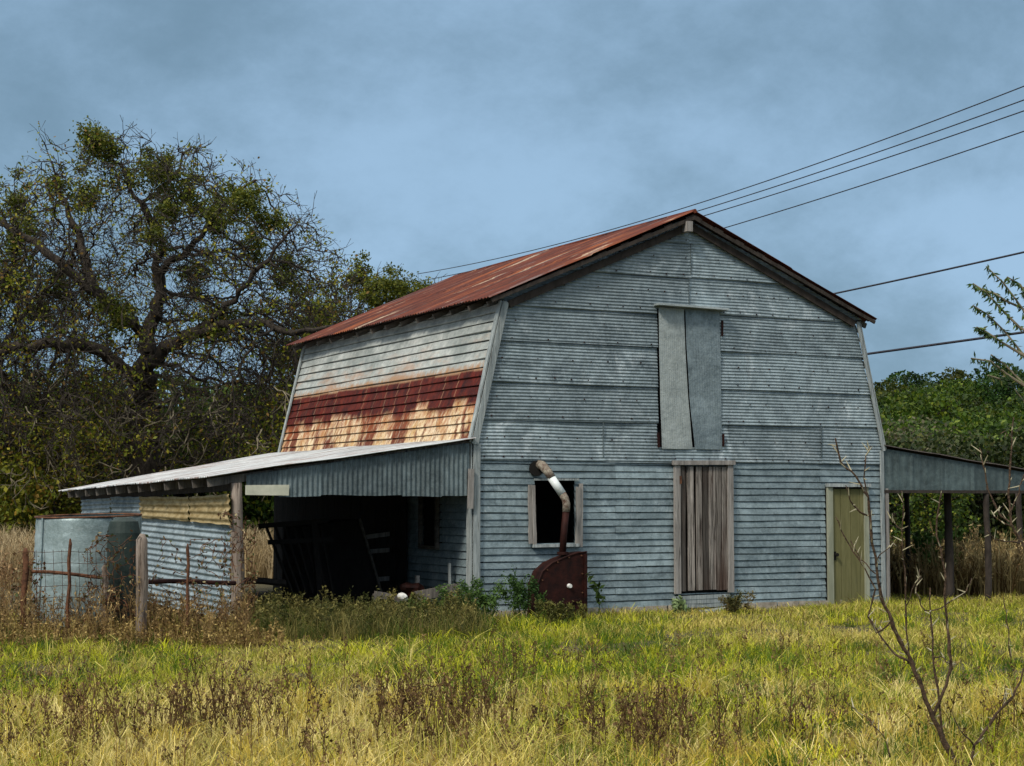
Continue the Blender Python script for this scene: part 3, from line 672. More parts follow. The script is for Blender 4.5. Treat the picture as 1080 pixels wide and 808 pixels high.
# ------------------------------------------------------------------ rusty blower housing with pipe to the wall
def hood():
    P = lambda px, py, Y=-.55: onY(px, py, Y)
    root = empty('grain_blower', (onY(593, 650, -.55).x, -.55, 0), 'dark maroon rusty metal blower with a bent pipe rising to the barn window', 'farm machine')
    prof = [(619, 582), (609, 583), (595, 588), (582, 594), (572, 603), (567, 616), (566, 632), (567, 660), (619, 664)]
    f = [P(*q) for q in prof]; n = len(f); q = MB(); vs_ = [tuple(p) for p in f]+[(p.x, p.y+.30, p.z) for p in f]
    q.add(vs_, [tuple(range(n-1, -1, -1)), tuple(range(n, 2*n))]+[(i, (i+1) % n, n+(i+1) % n, n+i) for i in range(n)])
    h = q.build('housing', M['rust'], root)
    q = MB(); q.tube([(p.x, p.y-.005, p.z) for p in f[:-1]], .012, 6); q.build('rim', M['rust'], h)
    for (bx, by) in ((572, 612), (577, 601), (588, 593), (600, 588), (613, 586), (614, 605), (614, 625), (614, 643)):
        q = MB(); q.tube([P(bx, by)+Vector((0, -.002, 0)), P(bx, by)+Vector((0, -.018, 0))], .012, 6); q.build('bolt', M['rust_orange'], h)
    q = MB(); q.bar(P(617, 584)+Vector((0, -.02, 0)), P(617, 662)+Vector((0, -.02, 0)), .03, .04, up=(1, 0, 0)); q.build('edge_flange', M['rust'], h)
    q = MB(); q.bar(P(584, 640)+Vector((0, -.012, 0)), P(612, 632)+Vector((0, -.012, 0)), .02, .03); q.build('brace', M['rust'], h)
    q = MB(); q.tube([P(593.5, 585, -.45)+Vector((0, 0, .0)), P(593.5, 582, -.45)], .085, 12); q.build('pipe_collar', M['rust'], root)
    q = MB(); q.tube([P(600, 618)+Vector((0, -.002, 0)), P(600, 618)+Vector((0, -.05, 0))], [.035, .03], 10); q.build('hub_cap', M['white'], root)
    c = -.45
    q = MB(); q.tube([P(593, 586, c), P(595, 560, c), P(597, 538, c)], .052, 12); q.build('riser_pipe', M['rust'], root, smooth=True)
    q = MB(); q.tube([P(597, 540, c), P(597.5, 532, c), P(596, 526, c+.02), P(592.5, 520, c+.03)], .058, 12); q.build('elbow', M['pipe_old'], root, smooth=True)
    q = MB(); q.tube([P(593, 521, c+.03), P(581, 503, c+.12)], .062, 12); q.build('slanting_pipe', M['pipe'], root, smooth=True)
    q = MB(); q.tube([P(582, 504, c+.11), P(578, 498, c+.15), P(572, 491, c+.24), P(568, 490, -.02)], [.064, .066, .07, .07], 12); q.build('elbow', M['pipe_old'], root, smooth=True)
    q = MB(); q.tube([P(566, 494, -.09), P(566, 494, -.03)], [.115, .12], 10); q.build('wall_collar', M['black'], root)
hood()

# ------------------------------------------------------------------ tank
def tank():
    c = gpt(91, 22.2); r = .655; h = 1.50; root = empty('water_tank', (c.x, c.y, 0), 'round galvanised steel water tank standing open topped at the end of the lean-to', 'tank')
    q = MB(); n = 56; zs = [0+.06*i for i in range(int(h/.06)+1)]+[h]; sx = -.03; sq = 1
    for z in zs:
        for k in range(n):
            a = 2*math.pi*k/n; rr = r+.004*math.sin(z*2*math.pi/.09)+.012*math.sin(3*a+z)
            q.v.append((c.x+math.cos(a)*rr+.03*z, c.y+math.sin(a)*rr, z+(.02*math.cos(a-.5) if z == h else 0))); q.c.append(.4+.3*math.sin(a*2))
    for j in range(len(zs)-1):
        for k in range(n): q.f.append((j*n+k, j*n+(k+1) % n, (j+1)*n+(k+1) % n, (j+1)*n+k))
    sh = q.build('shell', M['tank'], root, smooth=True)
    q = MB(); q.tube([(c.x+math.cos(2*math.pi*k/40)*(r+.006)+.03*h, c.y+math.sin(2*math.pi*k/40)*(r+.006), h+.02*math.cos(2*math.pi*k/40-.5)) for k in range(41)], .013, 6, cap=False); q.build('rim', M['rust_orange'], root)
    for a in (R(200), R(285), R(340)):
        q = MB(); q.bar((c.x+math.cos(a)*(r+.012), c.y+math.sin(a)*(r+.012), .02), (c.x+math.cos(a)*(r+.012)+.045, c.y+math.sin(a)*(r+.012), h-.02), .03, .008, up=(math.cos(a), math.sin(a), 0)); q.build('seam', M['tank'], root)
tank()
# second dark barrel on its side beside the tank
q = MB(); c = gpt(132, 21.3); c.y -= .15
q.tube([(c.x, c.y+.15, -.05), (c.x, c.y+.15, 1.30), (c.x, c.y+.15, 1.44), (c.x, c.y+.15, 1.49)], [.19, .20, .17, .08], 20)
q.build('oil_drum', simple('dark_green_drum', (.012, .02, .018), (.03, .045, .04), .6), smooth=False, origin=(c.x, c.y, 0), label='tall dark drum with domed top wedged between the tank and the corrugated panel', cat='drum')

# ------------------------------------------------------------------ fence
def fpost(px, py_top, d, r, mat_, label, cat='fence post', lean=0, name='fence_post', n=8):
    g = gpt(px, d); top = pt(px, py_top, d); h = top.z; q = MB(); pts = []; rr = []
    for i in range(7):
        t = (0, .2, .4, .6, .8, .95, 1)[i]; pts.append((g.x+lean*t+random.uniform(-.012, .012), g.y+random.uniform(-.008, .008), -.1+(h+.1)*t)); rr.append(r*random.uniform(.8, 1.15)*(1 if i < 6 else .45))
    q.tube(pts, rr, n); q.build(name, M[mat_], smooth=n > 6, origin=(g.x, g.y, 0), label=label, cat=cat)
fpost(152, 563, 20.6, .07, 'wood_post', 'thick pale wooden fence post with a pointed top, before the blue corrugated panel')
fpost(113, 594, 20.9, .038, 'wood_post', 'short weathered wooden post standing close before the round tank')
fpost(28, 578, 20.9, .036, 'rust_orange', 'reddish wooden post at the left edge beside the tank', lean=.02)
fpost(200, 573, 20.7, .02, 'rust_orange', 'thin rusty stake between the pointed post and the lean-to corner', n=5)
fpost(75, 568, 20.8, .022, 'rust_orange', 'rusty steel stake standing in front of the middle of the tank', n=5)
def rail(a, b, r, label, mat_='rust_orange'):
    q = MB(); A, B = pt(*a), pt(*b); q.tube([A.lerp(B, t)+Vector((0, 0, .012*math.sin(t*5))) for t in (0, .25, .5, .75, 1)], r, 7); q.build('fence_rail', M[mat_], origin=A, label=label, cat='fence rail')
rail((33, 603, 20.85), (116, 609, 20.85), .022, 'rusty pipe rail crossing in front of the tank')
rail((152, 614, 20.7), (248, 614, 21.6), .03, 'dark pipe rail between the pointed post and the corner post', 'rust')
rail((256, 613, 24.5), (300, 614, 25), .05, 'dark rail inside the lean-to opening at its left side', 'wood_black')
q = MB()
for k in range(7):
    for s_ in range(12): q.tube([pt(36+s_*7, 582+k*12+.6*math.sin(s_), 20.83), pt(43+s_*7, 582+k*12+.6*math.sin(s_+1), 20.83)], .0035, 3, cap=False)
for k in range(10): q.tube([pt(38+k*9, 580, 20.83), pt(39+k*9, 620, 20.83), pt(38+k*9, 662, 20.83)], .0035, 3, cap=False)
q.build('wire_mesh', M['rust_orange'], origin=pt(36, 660, 20.83), label='sagging rusty wire mesh stretched in front of the tank', cat='wire fence')

# ------------------------------------------------------------------ things under the lean-to
def slatrack():
    a = onY(278, 556, 1.6); b = onY(325, 548, 1.6); lo1 = onY(312, 624, 1.6)
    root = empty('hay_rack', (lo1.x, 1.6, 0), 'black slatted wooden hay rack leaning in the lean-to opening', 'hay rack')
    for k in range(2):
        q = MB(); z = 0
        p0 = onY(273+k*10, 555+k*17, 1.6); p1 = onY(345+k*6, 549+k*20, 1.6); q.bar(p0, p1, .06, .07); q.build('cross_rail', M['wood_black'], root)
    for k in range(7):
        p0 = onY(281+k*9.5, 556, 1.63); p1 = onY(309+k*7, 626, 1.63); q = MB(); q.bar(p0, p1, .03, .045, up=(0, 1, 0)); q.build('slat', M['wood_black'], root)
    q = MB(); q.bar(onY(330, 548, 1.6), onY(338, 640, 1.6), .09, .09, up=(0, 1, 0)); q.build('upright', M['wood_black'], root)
slatrack()
def trough():
    g = onY(350, 630, 2.4); root = empty('feed_bunk', (g.x, 2.4, 0), 'dark timber feed bunk with a high sloping side in the middle of the lean-to', 'feed bunk')
    A, B, C_, D_ = onY(320, 556, 2.4), onY(378, 548, 2.4), onY(404, 628, 2.4), onY(318, 632, 2.4)
    q = MB(); vs_ = [A, B, C_, D_]; q.add([tuple(v) for v in vs_]+[(v.x, v.y+.9, v.z) for v in vs_], [(3, 2, 1, 0), (4, 5, 6, 7), (0, 1, 5, 4), (1, 2, 6, 5), (2, 3, 7, 6), (3, 0, 4, 7)]); q.build('side_boards', M['wood_black'], root)
    q = MB(); q.bar(onY(379, 547, 2.36), onY(402, 624, 2.36), .035, .05, up=(0, 1, 0)); q.build('edge_batten', M['wood_rail'], root)
trough()
def ladderish():
    root = empty('slatted_gate', (onY(400, 600, 2.9).x, 2.9, 0), 'wooden slatted gate leaning beside the feed bunk with pale cross boards', 'gate')
    for (a, b) in (((382, 567), (412, 563)), ((386, 582), (412, 580)), ((398, 611), (412, 610))):
        q = MB(); q.bar(onY(a[0], a[1], 2.9), onY(b[0], b[1], 2.9), .02, .07); q.build('cross_board', M['wood_frame'], root)
    q = MB(); q.bar(onY(411.5, 560, 2.93), onY(411.5, 624, 2.93), .05, .03, up=(0, 1, 0)); q.build('stile', M['wood_rail'], root)
ladderish()
def boardthing(a, b, Y, wd, th, mat_, label, name='loose_board', Y2=None, cat='board'):
    q = MB(); A, B = onY(a[0], a[1], Y), onY(b[0], b[1], Y2 if Y2 is not None else Y); q.bar(A, B, wd, th, seg=3, wob=.006); q.build(name, M[mat_], origin=A, label=label, cat=cat)
boardthing((438, 629), (484, 620), .1, .05, .14, 'wood_dim', 'grey board lying on edge below the side window, nearest the barn corner')
boardthing((395, 627), (422, 632), .1, .05, .10, 'wood_dim', 'grey board lying in the weeds left of the white rock')
boardthing((474, 594), (475, 626), .5, .06, .02, 'wood_trim', 'short upright pale board against the side wall near the barn corner')
boardthing((440, 607), (440, 622), 1.0, .06, .05, 'wood_frame', 'stubby post end sticking up below the side window')
boardthing((396, 641), (396, 626), -.05, .07, .07, 'wood_dim', 'low stump of a post at the front of the lean-to')
q = MB()
import bmesh
def rock(name, c, r, mat_, label, cat):
    bm = bmesh.new(); bmesh.ops.create_icosphere(bm, subdivisions=3, radius=r)
    for v in bm.verts: v.co *= 1+.5*mnoise.noise(v.co*9+Vector((3, 1, 2))); v.co.z *= .8
    me = bpy.data.meshes.new(name); bm.to_mesh(me); bm.free(); me.materials.append(M[mat_]); o = bpy.data.objects.new(name, me); COL.objects.link(o); o.location = c; tag(o, label, cat)
rock('rock', onY(425, 630, -.05), .075, 'white', 'small white rock lying among the boards at the foot of the lean-to', 'rock')
rock('scrap_metal', onY(434, 622, .7), .16, 'rust', 'dark rusty lump lying behind the white rock', 'scrap metal')

# ------------------------------------------------------------------ overhead wires
def wire(pts_, r, label, sag=.0):
    P = [pt(*q) for q in pts_]; A, B = P[0], P[-1]; d = (B-A); A = A-d*.35; B = B+d*.0
    pts2 = [A]; 
    for i in range(25):
        t = i/24; k = t*(len(P)-1); j = min(int(k), len(P)-2); pts2.append(P[j].lerp(P[j+1], k-j)-Vector((0, 0, sag*4*t*(1-t))))
    q = MB(); q.tube(pts2, r, 5); q.build('overhead_wire', M['cable'], origin=A, label=label, cat='wire', group='overhead wires')
wire([(1080, 91, 42), (440, 289, 75)], .016, 'topmost thin wire running from the upper right down to the roof', .55)
wire([(1080, 105.5, 42), (440, 297, 75)], .016, 'second wire from the top, crossing above the barn peak', .45)
wire([(1080, 117, 42), (440, 303, 75)], .016, 'third wire from the top, reaching the roof just left of the peak', .4)
wire([(1080, 138.5, 42), (440, 320, 75)], .016, 'fourth wire, dipping behind the right slope just below the peak', .4)
wire([(1080, 266, 36), (700, 345, 50)], .022, 'thick dark wire meeting the right roof slope near its eave', .05)
wire([(1080, 350.5, 33), (700, 403, 42)], .026, 'lowest and thickest wire, passing behind the right wall of the barn', .0)

# ------------------------------------------------------------------ foliage helpers
def quad_leaves(C, size, nrm_up=.3, aspect=.6):
    n = len(C); a = rng.normal(size=(n, 3)); a /= np.linalg.norm(a, axis=1)[:, None]
    b = rng.normal(size=(n, 3)); b -= (a*b).sum(1)[:, None]*a; b /= np.linalg.norm(b, axis=1)[:, None]
    s = size*rng.uniform(.6, 1.3, n)[:, None] if np.isscalar(size) else size[:, None]
    V = np.stack([C-a*s/2, C+b*s*aspect/2, C+a*s/2, C-b*s*aspect/2], 1).reshape(-1, 3)
    Q = np.arange(n*4).reshape(n, 4); return V, Q
def palette(n, cols, wts, jit=.2):
    idx = rng.choice(len(cols), n, p=np.array(wts)/sum(wts)); c = np.array(cols)[idx]*rng.uniform(1-jit, 1+jit, (n, 1)); return c
OLIVE = [(.09, .12, .008), (.17, .19, .012), (.30, .27, .025), (.17, .10, .02)]
def tubes_from_graph(P, par, rad, ns=4):
    n = len(P); idx = np.arange(1, n); pa = par[1:]; d = P[idx]-P[pa]; ln = np.linalg.norm(d, axis=1); ln[ln == 0] = 1; d = d/ln[:, None]
    D_ = np.zeros((n, 3)); D_[1:] = d; D_[0] = (0, 0, 1)
    ref = np.array([.31, .87, .38]); X = ref-(D_@ref)[:, None]*D_; X /= np.linalg.norm(X, axis=1)[:, None]; Y = np.cross(D_, X)
    best = np.full(n, -1); order = np.argsort(rad[idx])
    best[pa[order]] = idx[order]                       # the thickest child continues its parent's ring
    main = best[pa] == idx
    ang = 2*np.pi*np.arange(ns)/ns; ca, sa = np.cos(ang), np.sin(ang)
    def ring(c, x, y, r): return c[:, None]+(x[:, None]*ca[None, :, None]+y[:, None]*sa[None, :, None])*r[:, None, None]
    xs_ = np.where(main[:, None], X[pa], X[idx]); ys_ = np.where(main[:, None], Y[pa], Y[idx]); r0 = np.where(main, rad[pa], rad[idx]*1.1)
    A = ring(P[pa], xs_, ys_, r0); B = ring(P[idx], X[idx], Y[idx], rad[idx])
    V = np.concatenate([A, B], 1).reshape(-1, 3); m = len(idx); k = np.arange(ns); f = np.stack([k, (k+1) % ns, ns+(k+1) % ns, ns+k], -1)
    Q = (np.arange(m)*2*ns)[:, None, None]+f[None]; return V, Q.reshape(-1, 4)
def grow(att, trunk, infl=2.2, kill=.45, step=.25, iters=160, jit=.35, gr=0.0, maxn=16000, par0=None):
    """space colonisation: trunk = list of starting points (each the child of the one before)"""
    P = [np.array(p, float) for p in trunk]; par = list(par0) if par0 is not None else [max(0, i-1) for i in range(len(trunk))]
    A = att.copy(); nd = np.full(len(A), 1e9); ni = np.zeros(len(A), int)
    new = list(range(len(P)))
    for it in range(iters):
        NP = np.array([P[i] for i in new])
        for c0 in range(0, len(NP), 400):
            dd = ((A[:, None]-NP[None, c0:c0+400])**2).sum(2); j = dd.argmin(1); dm = dd[np.arange(len(A)), j]; up = dm < nd; nd[up] = dm[up]; ni[up] = np.array(new)[c0+j[up]]
        keep = nd > kill**2; A, nd, ni = A[keep], nd[keep], ni[keep]
        if not len(A): break
        act = nd < infl**2 if it > 3 else np.ones(len(A), bool)
        if not act.any(): break
        PP = np.array(P); v = A[act]-PP[ni[act]]; v /= np.linalg.norm(v, axis=1)[:, None]+1e-9
        u, inv = np.unique(ni[act], return_inverse=True); s = np.zeros((len(u), 3)); np.add.at(s, inv, v)
        s /= np.linalg.norm(s, axis=1)[:, None]+1e-9; s += rng.normal(0, jit, s.shape); s[:, 2] += gr; s /= np.linalg.norm(s, axis=1)[:, None]+1e-9
        new = []
        for k, i in enumerate(u): P.append(P[i]+s[k]*step); par.append(int(i)); new.append(len(P)-1)
        if len(P) > maxn: break
    return np.array(P), np.array(par)
def radii(P, par, tip, ex=2.3, rmax=.4):
    n = len(P); a = np.zeros(n); ch = np.zeros(n, int); np.add.at(ch, par[1:], 1)
    for i in range(n-1, 0, -1):
        if a[i] == 0: a[i] = tip**ex
        a[par[i]] += a[i]
    if a[0] == 0: a[0] = tip**ex
    return np.minimum(a**(1/ex), rmax), ch
def twigs(P, par, rad, ch, n, L, droop=0, thr=.05):
    """short forked twigs added on thin nodes"""
    idx = np.where(rad < thr)[0]; idx = idx[idx > 2]; s = rng.choice(idx, n); nP, npar, nr = [], [], []; base = len(P)
    for i in s:
        d = P[i]-P[par[i]]; d = d/(np.linalg.norm(d)+1e-9)+rng.normal(0, .7, 3); d[2] += .15-droop; d /= np.linalg.norm(d); p = P[i]; pr = int(i); l = L*rng.uniform(.5, 1.3)
        for k in range(3):
            p = p+d*l/3; nP.append(p); npar.append(pr); nr.append(.008-.002*k); pr = base+len(nP)-1; d = d+rng.normal(0, .35, 3); d[2] -= droop*.4; d /= np.linalg.norm(d)
            if k == 1 and rng.random() < .7:
                e = d+rng.normal(0, .8, 3); e /= np.linalg.norm(e); nP.append(p+e*l*.4); npar.append(pr); nr.append(.006)
    return np.concatenate([P, nP]), np.concatenate([par, npar]), np.concatenate([rad, nr])
def ellip(n, c, r, shell=.0):
    v = rng.normal(size=(n, 3)); v /= np.linalg.norm(v, axis=1)[:, None]; t = rng.uniform(shell**3, 1, n)**(1/3); return np.array(c)+v*t[:, None]*np.array(r)

def vnoise3(p, s):
    r = np.random.default_rng(5); f = 0
    for o in range(7): k = r.normal(0, s, 3); f = f+np.sin(p@k+r.uniform(0, 6.28))
    return f/2.6
def oak(px, d, envs, nat, label, trunk_h, lean=(0, 0), tip=.0105, ntw=3500, leafn=6000, clumps=(), kill=.42, mist_cols=((.10, .12, .012), (.17, .17, .02), (.06, .08, .012)), twL=.55, maxn=14000, leafcols=OLIVE, leafsize=.115, rm=.34, zmin=1.0, dead=None, limbs=(), ljit=.06):
    names_chain = {}; g = gpt(px, d); root = empty('oak_tree', (g.x, g.y, 0), label, 'tree')
    r3 = np.array(RGT); f3 = np.array((math.sin(YAW), math.cos(YAW), 0))
    def loc(l, f, z): return r3*l+f3*f+np.array([0, 0, z])
    att = np.concatenate([ellip(int(nat*w_), loc(*c), (r[0], r[0], r[1]), .25) for (c, r, w_) in envs]); att = att[att[:, 2] > zmin]
    trunk = [loc(lean[0]*t, lean[1]*t, trunk_h*t) for t in np.linspace(0, 1, 8)]
    TP = [np.array(t_) for t_ in trunk]; TPar = [max(0, i_-1) for i_ in range(len(trunk))]; names = {0: len(trunk)-1}
    for li, (src, at, ln) in enumerate(limbs):                      # main limbs: (limb they leave, how far along it, column/row/depth points)
        chain = names_chain[src] if src else [len(trunk)-1]; k_ = chain[min(len(chain)-1, int(at*(len(chain)-1)))]; cur = TP[k_]; pi_ = k_; mine = [k_]
        for (x_, y_, dd_) in ln:
            tgt = np.array(pt(x_, y_, d+dd_))-np.array((g.x, g.y, 0)); seg = tgt-cur; L_ = np.linalg.norm(seg); m_ = max(1, int(round(L_/.26))); st = cur.copy()
            for j_ in range(1, m_+1):
                q_ = st+seg*j_/m_+rng.normal(0, ljit, 3)*(j_ < m_); TP.append(q_); TPar.append(pi_); pi_ = len(TP)-1; mine.append(pi_)
            cur = TP[-1]
        names_chain[li+1] = mine
    P, par = grow(att, TP, 2.4, kill, .24, 150, .42, .02, maxn, TPar)
    rad, ch = radii(P, par, tip, 1.92, rm); P, par, rad = twigs(P, par, rad, ch, ntw, twL, 0)
    rad[0] *= 1.25
    V, Q = tubes_from_graph(P, par, rad, 5); npmesh('trunk', V, Q, None, M['bark'], None, root)
    idx = np.where(rad < .02)[0]; lw = np.exp(2.6*np.clip(vnoise3(P[idx], 1.3), -1, 1)+np.clip((4.2-P[idx][:, 2])*.55, 0, 2)); s = rng.choice(idx, leafn, p=lw/lw.sum()); C = P[s]+rng.normal(0, .10, (leafn, 3))
    cols = palette(leafn, leafcols, [3, 3, 2, 2])
    CL = [C]; CC = [cols]; SZ = [np.full(leafn, leafsize)]
    if leafn: 
        V, Q = quad_leaves(C, leafsize*.85); npmesh('leaves', V, Q, None, M['leaf'], np.repeat(cols, 4, 0), root)
    if clumps:
        CL = []; 
        for (cx, cy, rr) in clumps:
            dd = d+rng.uniform(-2, 2); c = np.array(pt(cx, cy, dd))-np.array((g.x, g.y, 0)); r_ = rr/FPX*dd; n_ = int(900*(r_/.5)**2)+150
            for _ in range(16):
                q_ = r_*rng.uniform(.2, .62); cc = c+rng.normal(0, r_*.55, 3); CL.append(ellip(int(n_*.13), cc, (q_, q_, q_*rng.uniform(.6, 1.3))))
        CL = np.concatenate(CL); CL = CL+rng.normal(0, .07, CL.shape); V, Q = quad_leaves(CL, .085); c_ = palette(len(CL), list(mist_cols), [3, 2, 3], .25)
        npmesh('mistletoe', V, Q, None, M['leaf'], np.repeat(c_, 4, 0), root)
    if dead:  # dead: count and ranges of pale twigs standing in for sunlit branches
        for _ in range(dead[0]):
            px_, py_ = random.uniform(*dead[1]), random.uniform(*dead[2]); q = MB(); a = random.uniform(-2.3, -.8); pts = []; dd = d-random.uniform(1.5, 4)
            for k in range(random.randint(5, 10)):
                pts.append(pt(px_, py_, dd)); a += random.uniform(-.8, .8); px_ += math.cos(a)*5.5; py_ -= math.sin(a)*5.5; dd += random.uniform(-.15, .15)
                if k > 1 and random.random() < .5:
                    b = a+random.choice((-1, 1))*random.uniform(.5, 1.1); q.tube([pts[-1], pt(px_+math.cos(b)*7, py_-math.sin(b)*7, dd), pt(px_+math.cos(b)*15, py_-math.sin(b+.3)*13, dd)], [.014, .011, .006], 4, cap=False)
            q.tube(pts, [.018-.012*i/len(pts) for i in range(len(pts))], 5, cap=False)
            q.build('sunlit_branch', M['bark_pale'], root)  # pale bark stands in for sunlight on the drooping lower twigs
    return root
LIMBS = [(0, 0, [(152, 400, 0), (154, 350, 0)]),
    (1, 1, [(130, 338, -.5), (95, 304, -.9), (52, 270, -1.2), (0, 232, -1.0), (-40, 205, -1)]),
    (1, .9, [(168, 300, .4), (172, 262, .3), (150, 215, 0), (120, 170, .2), (104, 140, 0)]),
    (3, .35, [(205, 255, -.4), (228, 226, -.8), (252, 200, -1.1), (270, 190, -1)]),
    (2, .35, [(86, 262, -.2), (66, 210, .2), (50, 160, 0)]),
    (1, .7, [(205, 352, -1.0), (255, 340, -1.6), (310, 352, -2.0), (345, 345, -2)]),
    (1, .6, [(110, 372, -1.2), (55, 362, -2), (0, 372, -2.2), (-40, 380, -2)]),
    (3, .7, [(180, 190, .6), (200, 158, .8)]),
    (6, .4, [(262, 300, -1.8), (290, 262, -2), (310, 240, -2)])]
# big bare oak at left; spreading crown
oak(158, 44, [((-.2, 0, 6.6), (5.3, 4.3), .55), ((-4, 0, 6.0), (3.2, 3.4), .16), ((3.0, 0, 5.8), (2.8, 3.2), .16), ((0, -1, 3.6), (5.2, 1.8), .13)], 7500,
    'largest gnarled oak with bare branches and olive mistletoe clumps, behind the left lean-to', 2.8, (-.1, 0), ntw=11000, leafn=21000,
    clumps=[(106, 168, 26), (98, 145, 14), (205, 215, 16), (90, 210, 12), (270, 260, 14), (160, 250, 12), (168, 178, 22), (186, 195, 20), (176, 225, 14), (250, 212, 22), (235, 232, 16), (282, 232, 14), (230, 345, 22), (60, 300, 16), (20, 250, 16), (120, 330, 18), (300, 290, 16), (60, 200, 12), (205, 290, 14)], maxn=16000, rm=.40, limbs=LIMBS, dead=(48, (0, 310), (405, 505)))  # dead: pale twigs standing in for sunlit lower branches
oak(372, 50, [((0, 0, 5.4), (2.9, 3.3), .6), ((1.8, 0, 5.2), (2.3, 3.0), .35), ((-1.6, 0, 5.2), (2.2, 3.2), .2)], 3600,
    'rounder olive green oak rising behind the left edge of the rusty roof', 2.2, ntw=3400, leafn=14000, clumps=[(350, 350, 26), (395, 310, 20), (415, 300, 14), (335, 330, 14), (300, 372, 18), (420, 325, 18), (436, 308, 14), (380, 290, 14)], kill=.4, leafcols=[(.08, .09, .02), (.12, .12, .03), (.16, .14, .05), (.10, .06, .03)], maxn=8000, rm=.22)
oak(-45, 47, [((0, 0, 6.4), (4.2, 4.0), .7), ((1.5, 0, 4.0), (3.6, 2.4), .3)], 4200,
    'bare oak leaning in from the left edge of the view', 2.5, (.3, 0), ntw=4200, leafn=10000, clumps=[(15, 215, 18), (35, 330, 18), (5, 300, 18)], maxn=9000)
oak(452, 62, [((-.2, 0, 6.2), (2.1, 3.6), 1)], 1500, 'small fine twigged tree peeking over the rusty roof', 3.5, ntw=2000, leafn=1200, maxn=3000, rm=.14)

# leafy understorey trees: one builder, individual things
def crown_mesh(name, blobs, n, size, cols, wts):
    CL = []; CC = []
    for (c, r) in blobs:
        k = int(n*(r[0]*r[2])/sum(b[1][0]*b[1][2] for b in blobs)); p_ = ellip(k, c, r, .8)
        p_ += rng.normal(0, .07*r[0], p_.shape); CL.append(p_); CC.append(palette(k, cols, wts, .3)*rng.uniform(.6, 1.4))
    C = np.concatenate(CL); V, Q = quad_leaves(C, size, aspect=.75); me = npmesh(name, V, Q, None, M['leaf'], np.repeat(np.concatenate(CC), 4, 0))
    return me
def lumpy(h, w_, seed, nb=11, low=.3):
    r = random.Random(seed); bl = []
    for i in range(nb):
        a = r.uniform(0, 6.28); zz = r.uniform(low, .86); rad = w_*.5*math.sqrt(max(.05, 1-((zz-.5)/.62)**2))*r.uniform(.35, .75)
        s_ = w_*r.uniform(.16, .27); bl.append(((math.cos(a)*rad, math.sin(a)*rad, zz*h), (s_, s_, s_*r.uniform(.65, .95))))
    bl.append(((0, 0, h*.88), (w_*.2, w_*.2, h*.12))); bl.append(((0, 0, h*.5), (w_*.3, w_*.3, h*.3))); return bl
def proto_tree(h, w_, seed, n, size, cols, wts, low=.3, tr=.14):
    cr_ = crown_mesh('crown', lumpy(h, w_, seed, 13, low), n, size, cols, wts); q = MB()
    q.tube([(0, 0, -1), (.05, 0, h*.3), (.1, .1, h*.6), (.05, .1, h*.85)], [tr*1.3, tr, tr*.7, tr*.3], 7)
    for k in range(7):
        a = k*2.4; z = h*(.25+.07*k); q.tube([(.05, .05, z), (math.cos(a)*w_*.2, math.sin(a)*w_*.2, z+h*.1), (math.cos(a)*w_*.38, math.sin(a)*w_*.38, z+h*.16)], [tr*.5, tr*.3, tr*.1], 5)
    t_ = q.build('trunk', M['bark']); return cr_.data, t_.data, cr_, t_
DKG = [(.022, .045, .006), (.045, .085, .009), (.10, .14, .012), (.18, .19, .018)]
HILL = [(.014, .042, .007), (.026, .068, .010), (.042, .095, .013), (.06, .11, .014)]
YEL = [(.13, .15, .012), (.22, .21, .02), (.07, .09, .012), (.22, .14, .02)]
GRY = [(.10, .10, .05), (.15, .14, .08), (.06, .08, .03), (.12, .11, .05)]
def species(key, *a, **k): 
    c, t_, co, to = proto_tree(*a, **k); bpy.data.objects.remove(co); bpy.data.objects.remove(to); return c, t_
DARK = [(.016, .030, .007), (.028, .045, .009), (.045, .06, .012), (.07, .075, .016)]
SP = {'dark': [species('d', 4.2, 4.6, s, 4200, .16, DARK, [3, 3, 2, 1], low=.08) for s in (41, 42)],
      'under': [species('u', 4.2, 4.6, s, 5200, .15, DKG, [3, 3, 2, 1], low=.12) for s in (1, 2, 3)],
      'yellow': [species('y', 2.6, 3.4, s, 3200, .12, YEL, [3, 2, 3, 1], low=.12, tr=.06) for s in (5, 6)],
      'hill': [species('h', 9, 8.0, s, 5600, .40, [tuple(c*m_*k_ for c, k_ in zip(q_, kk)) for q_ in HILL], [3, 3, 3, 1], low=.15, tr=.2) for s, m_, kk in ((11, .7, (1, 1, 1)), (12, 1.0, (1.5, 1.05, .8)), (13, 1.35, (1.4, 1, .7)), (14, .5, (1.2, 1, 1)), (15, 1.7, (1.5, 1.0, .6)), (16, .85, (2.0, 1.1, .8)))],
      'bright': [species('b', 4, 4.6, s, 3000, .22, [(.07, .12, .02), (.11, .17, .03), (.05, .09, .015), (.13, .17, .03)], [3, 3, 2, 2], low=.12, tr=.08) for s in (21, 22)],
      'grey': [species('g', 3.2, 3.6, s, 1800, .14, GRY, [3, 2, 2, 2], low=.1, tr=.08) for s in (31,)]}
def place(name, key, px, d, sc, label, group, z=None, k=0):
    g = gpt(px, d); cm, tm = SP[key][k % len(SP[key])]; o = empty(name, (g.x, g.y, 0 if z is None else z), label, 'tree' if 'tree' in name else 'shrub', group)
    o.scale = (sc*random.uniform(.9, 1.1), sc*random.uniform(.9, 1.1), sc*random.uniform(.92, 1.08)); o.rotation_euler.z = random.uniform(0, 6.28)
    for nm, md in (('crown', cm), ('trunk', tm)): c = bpy.data.objects.new(nm, md); COL.objects.link(c); c.parent = o
    return o
i = 0
US = 1.02
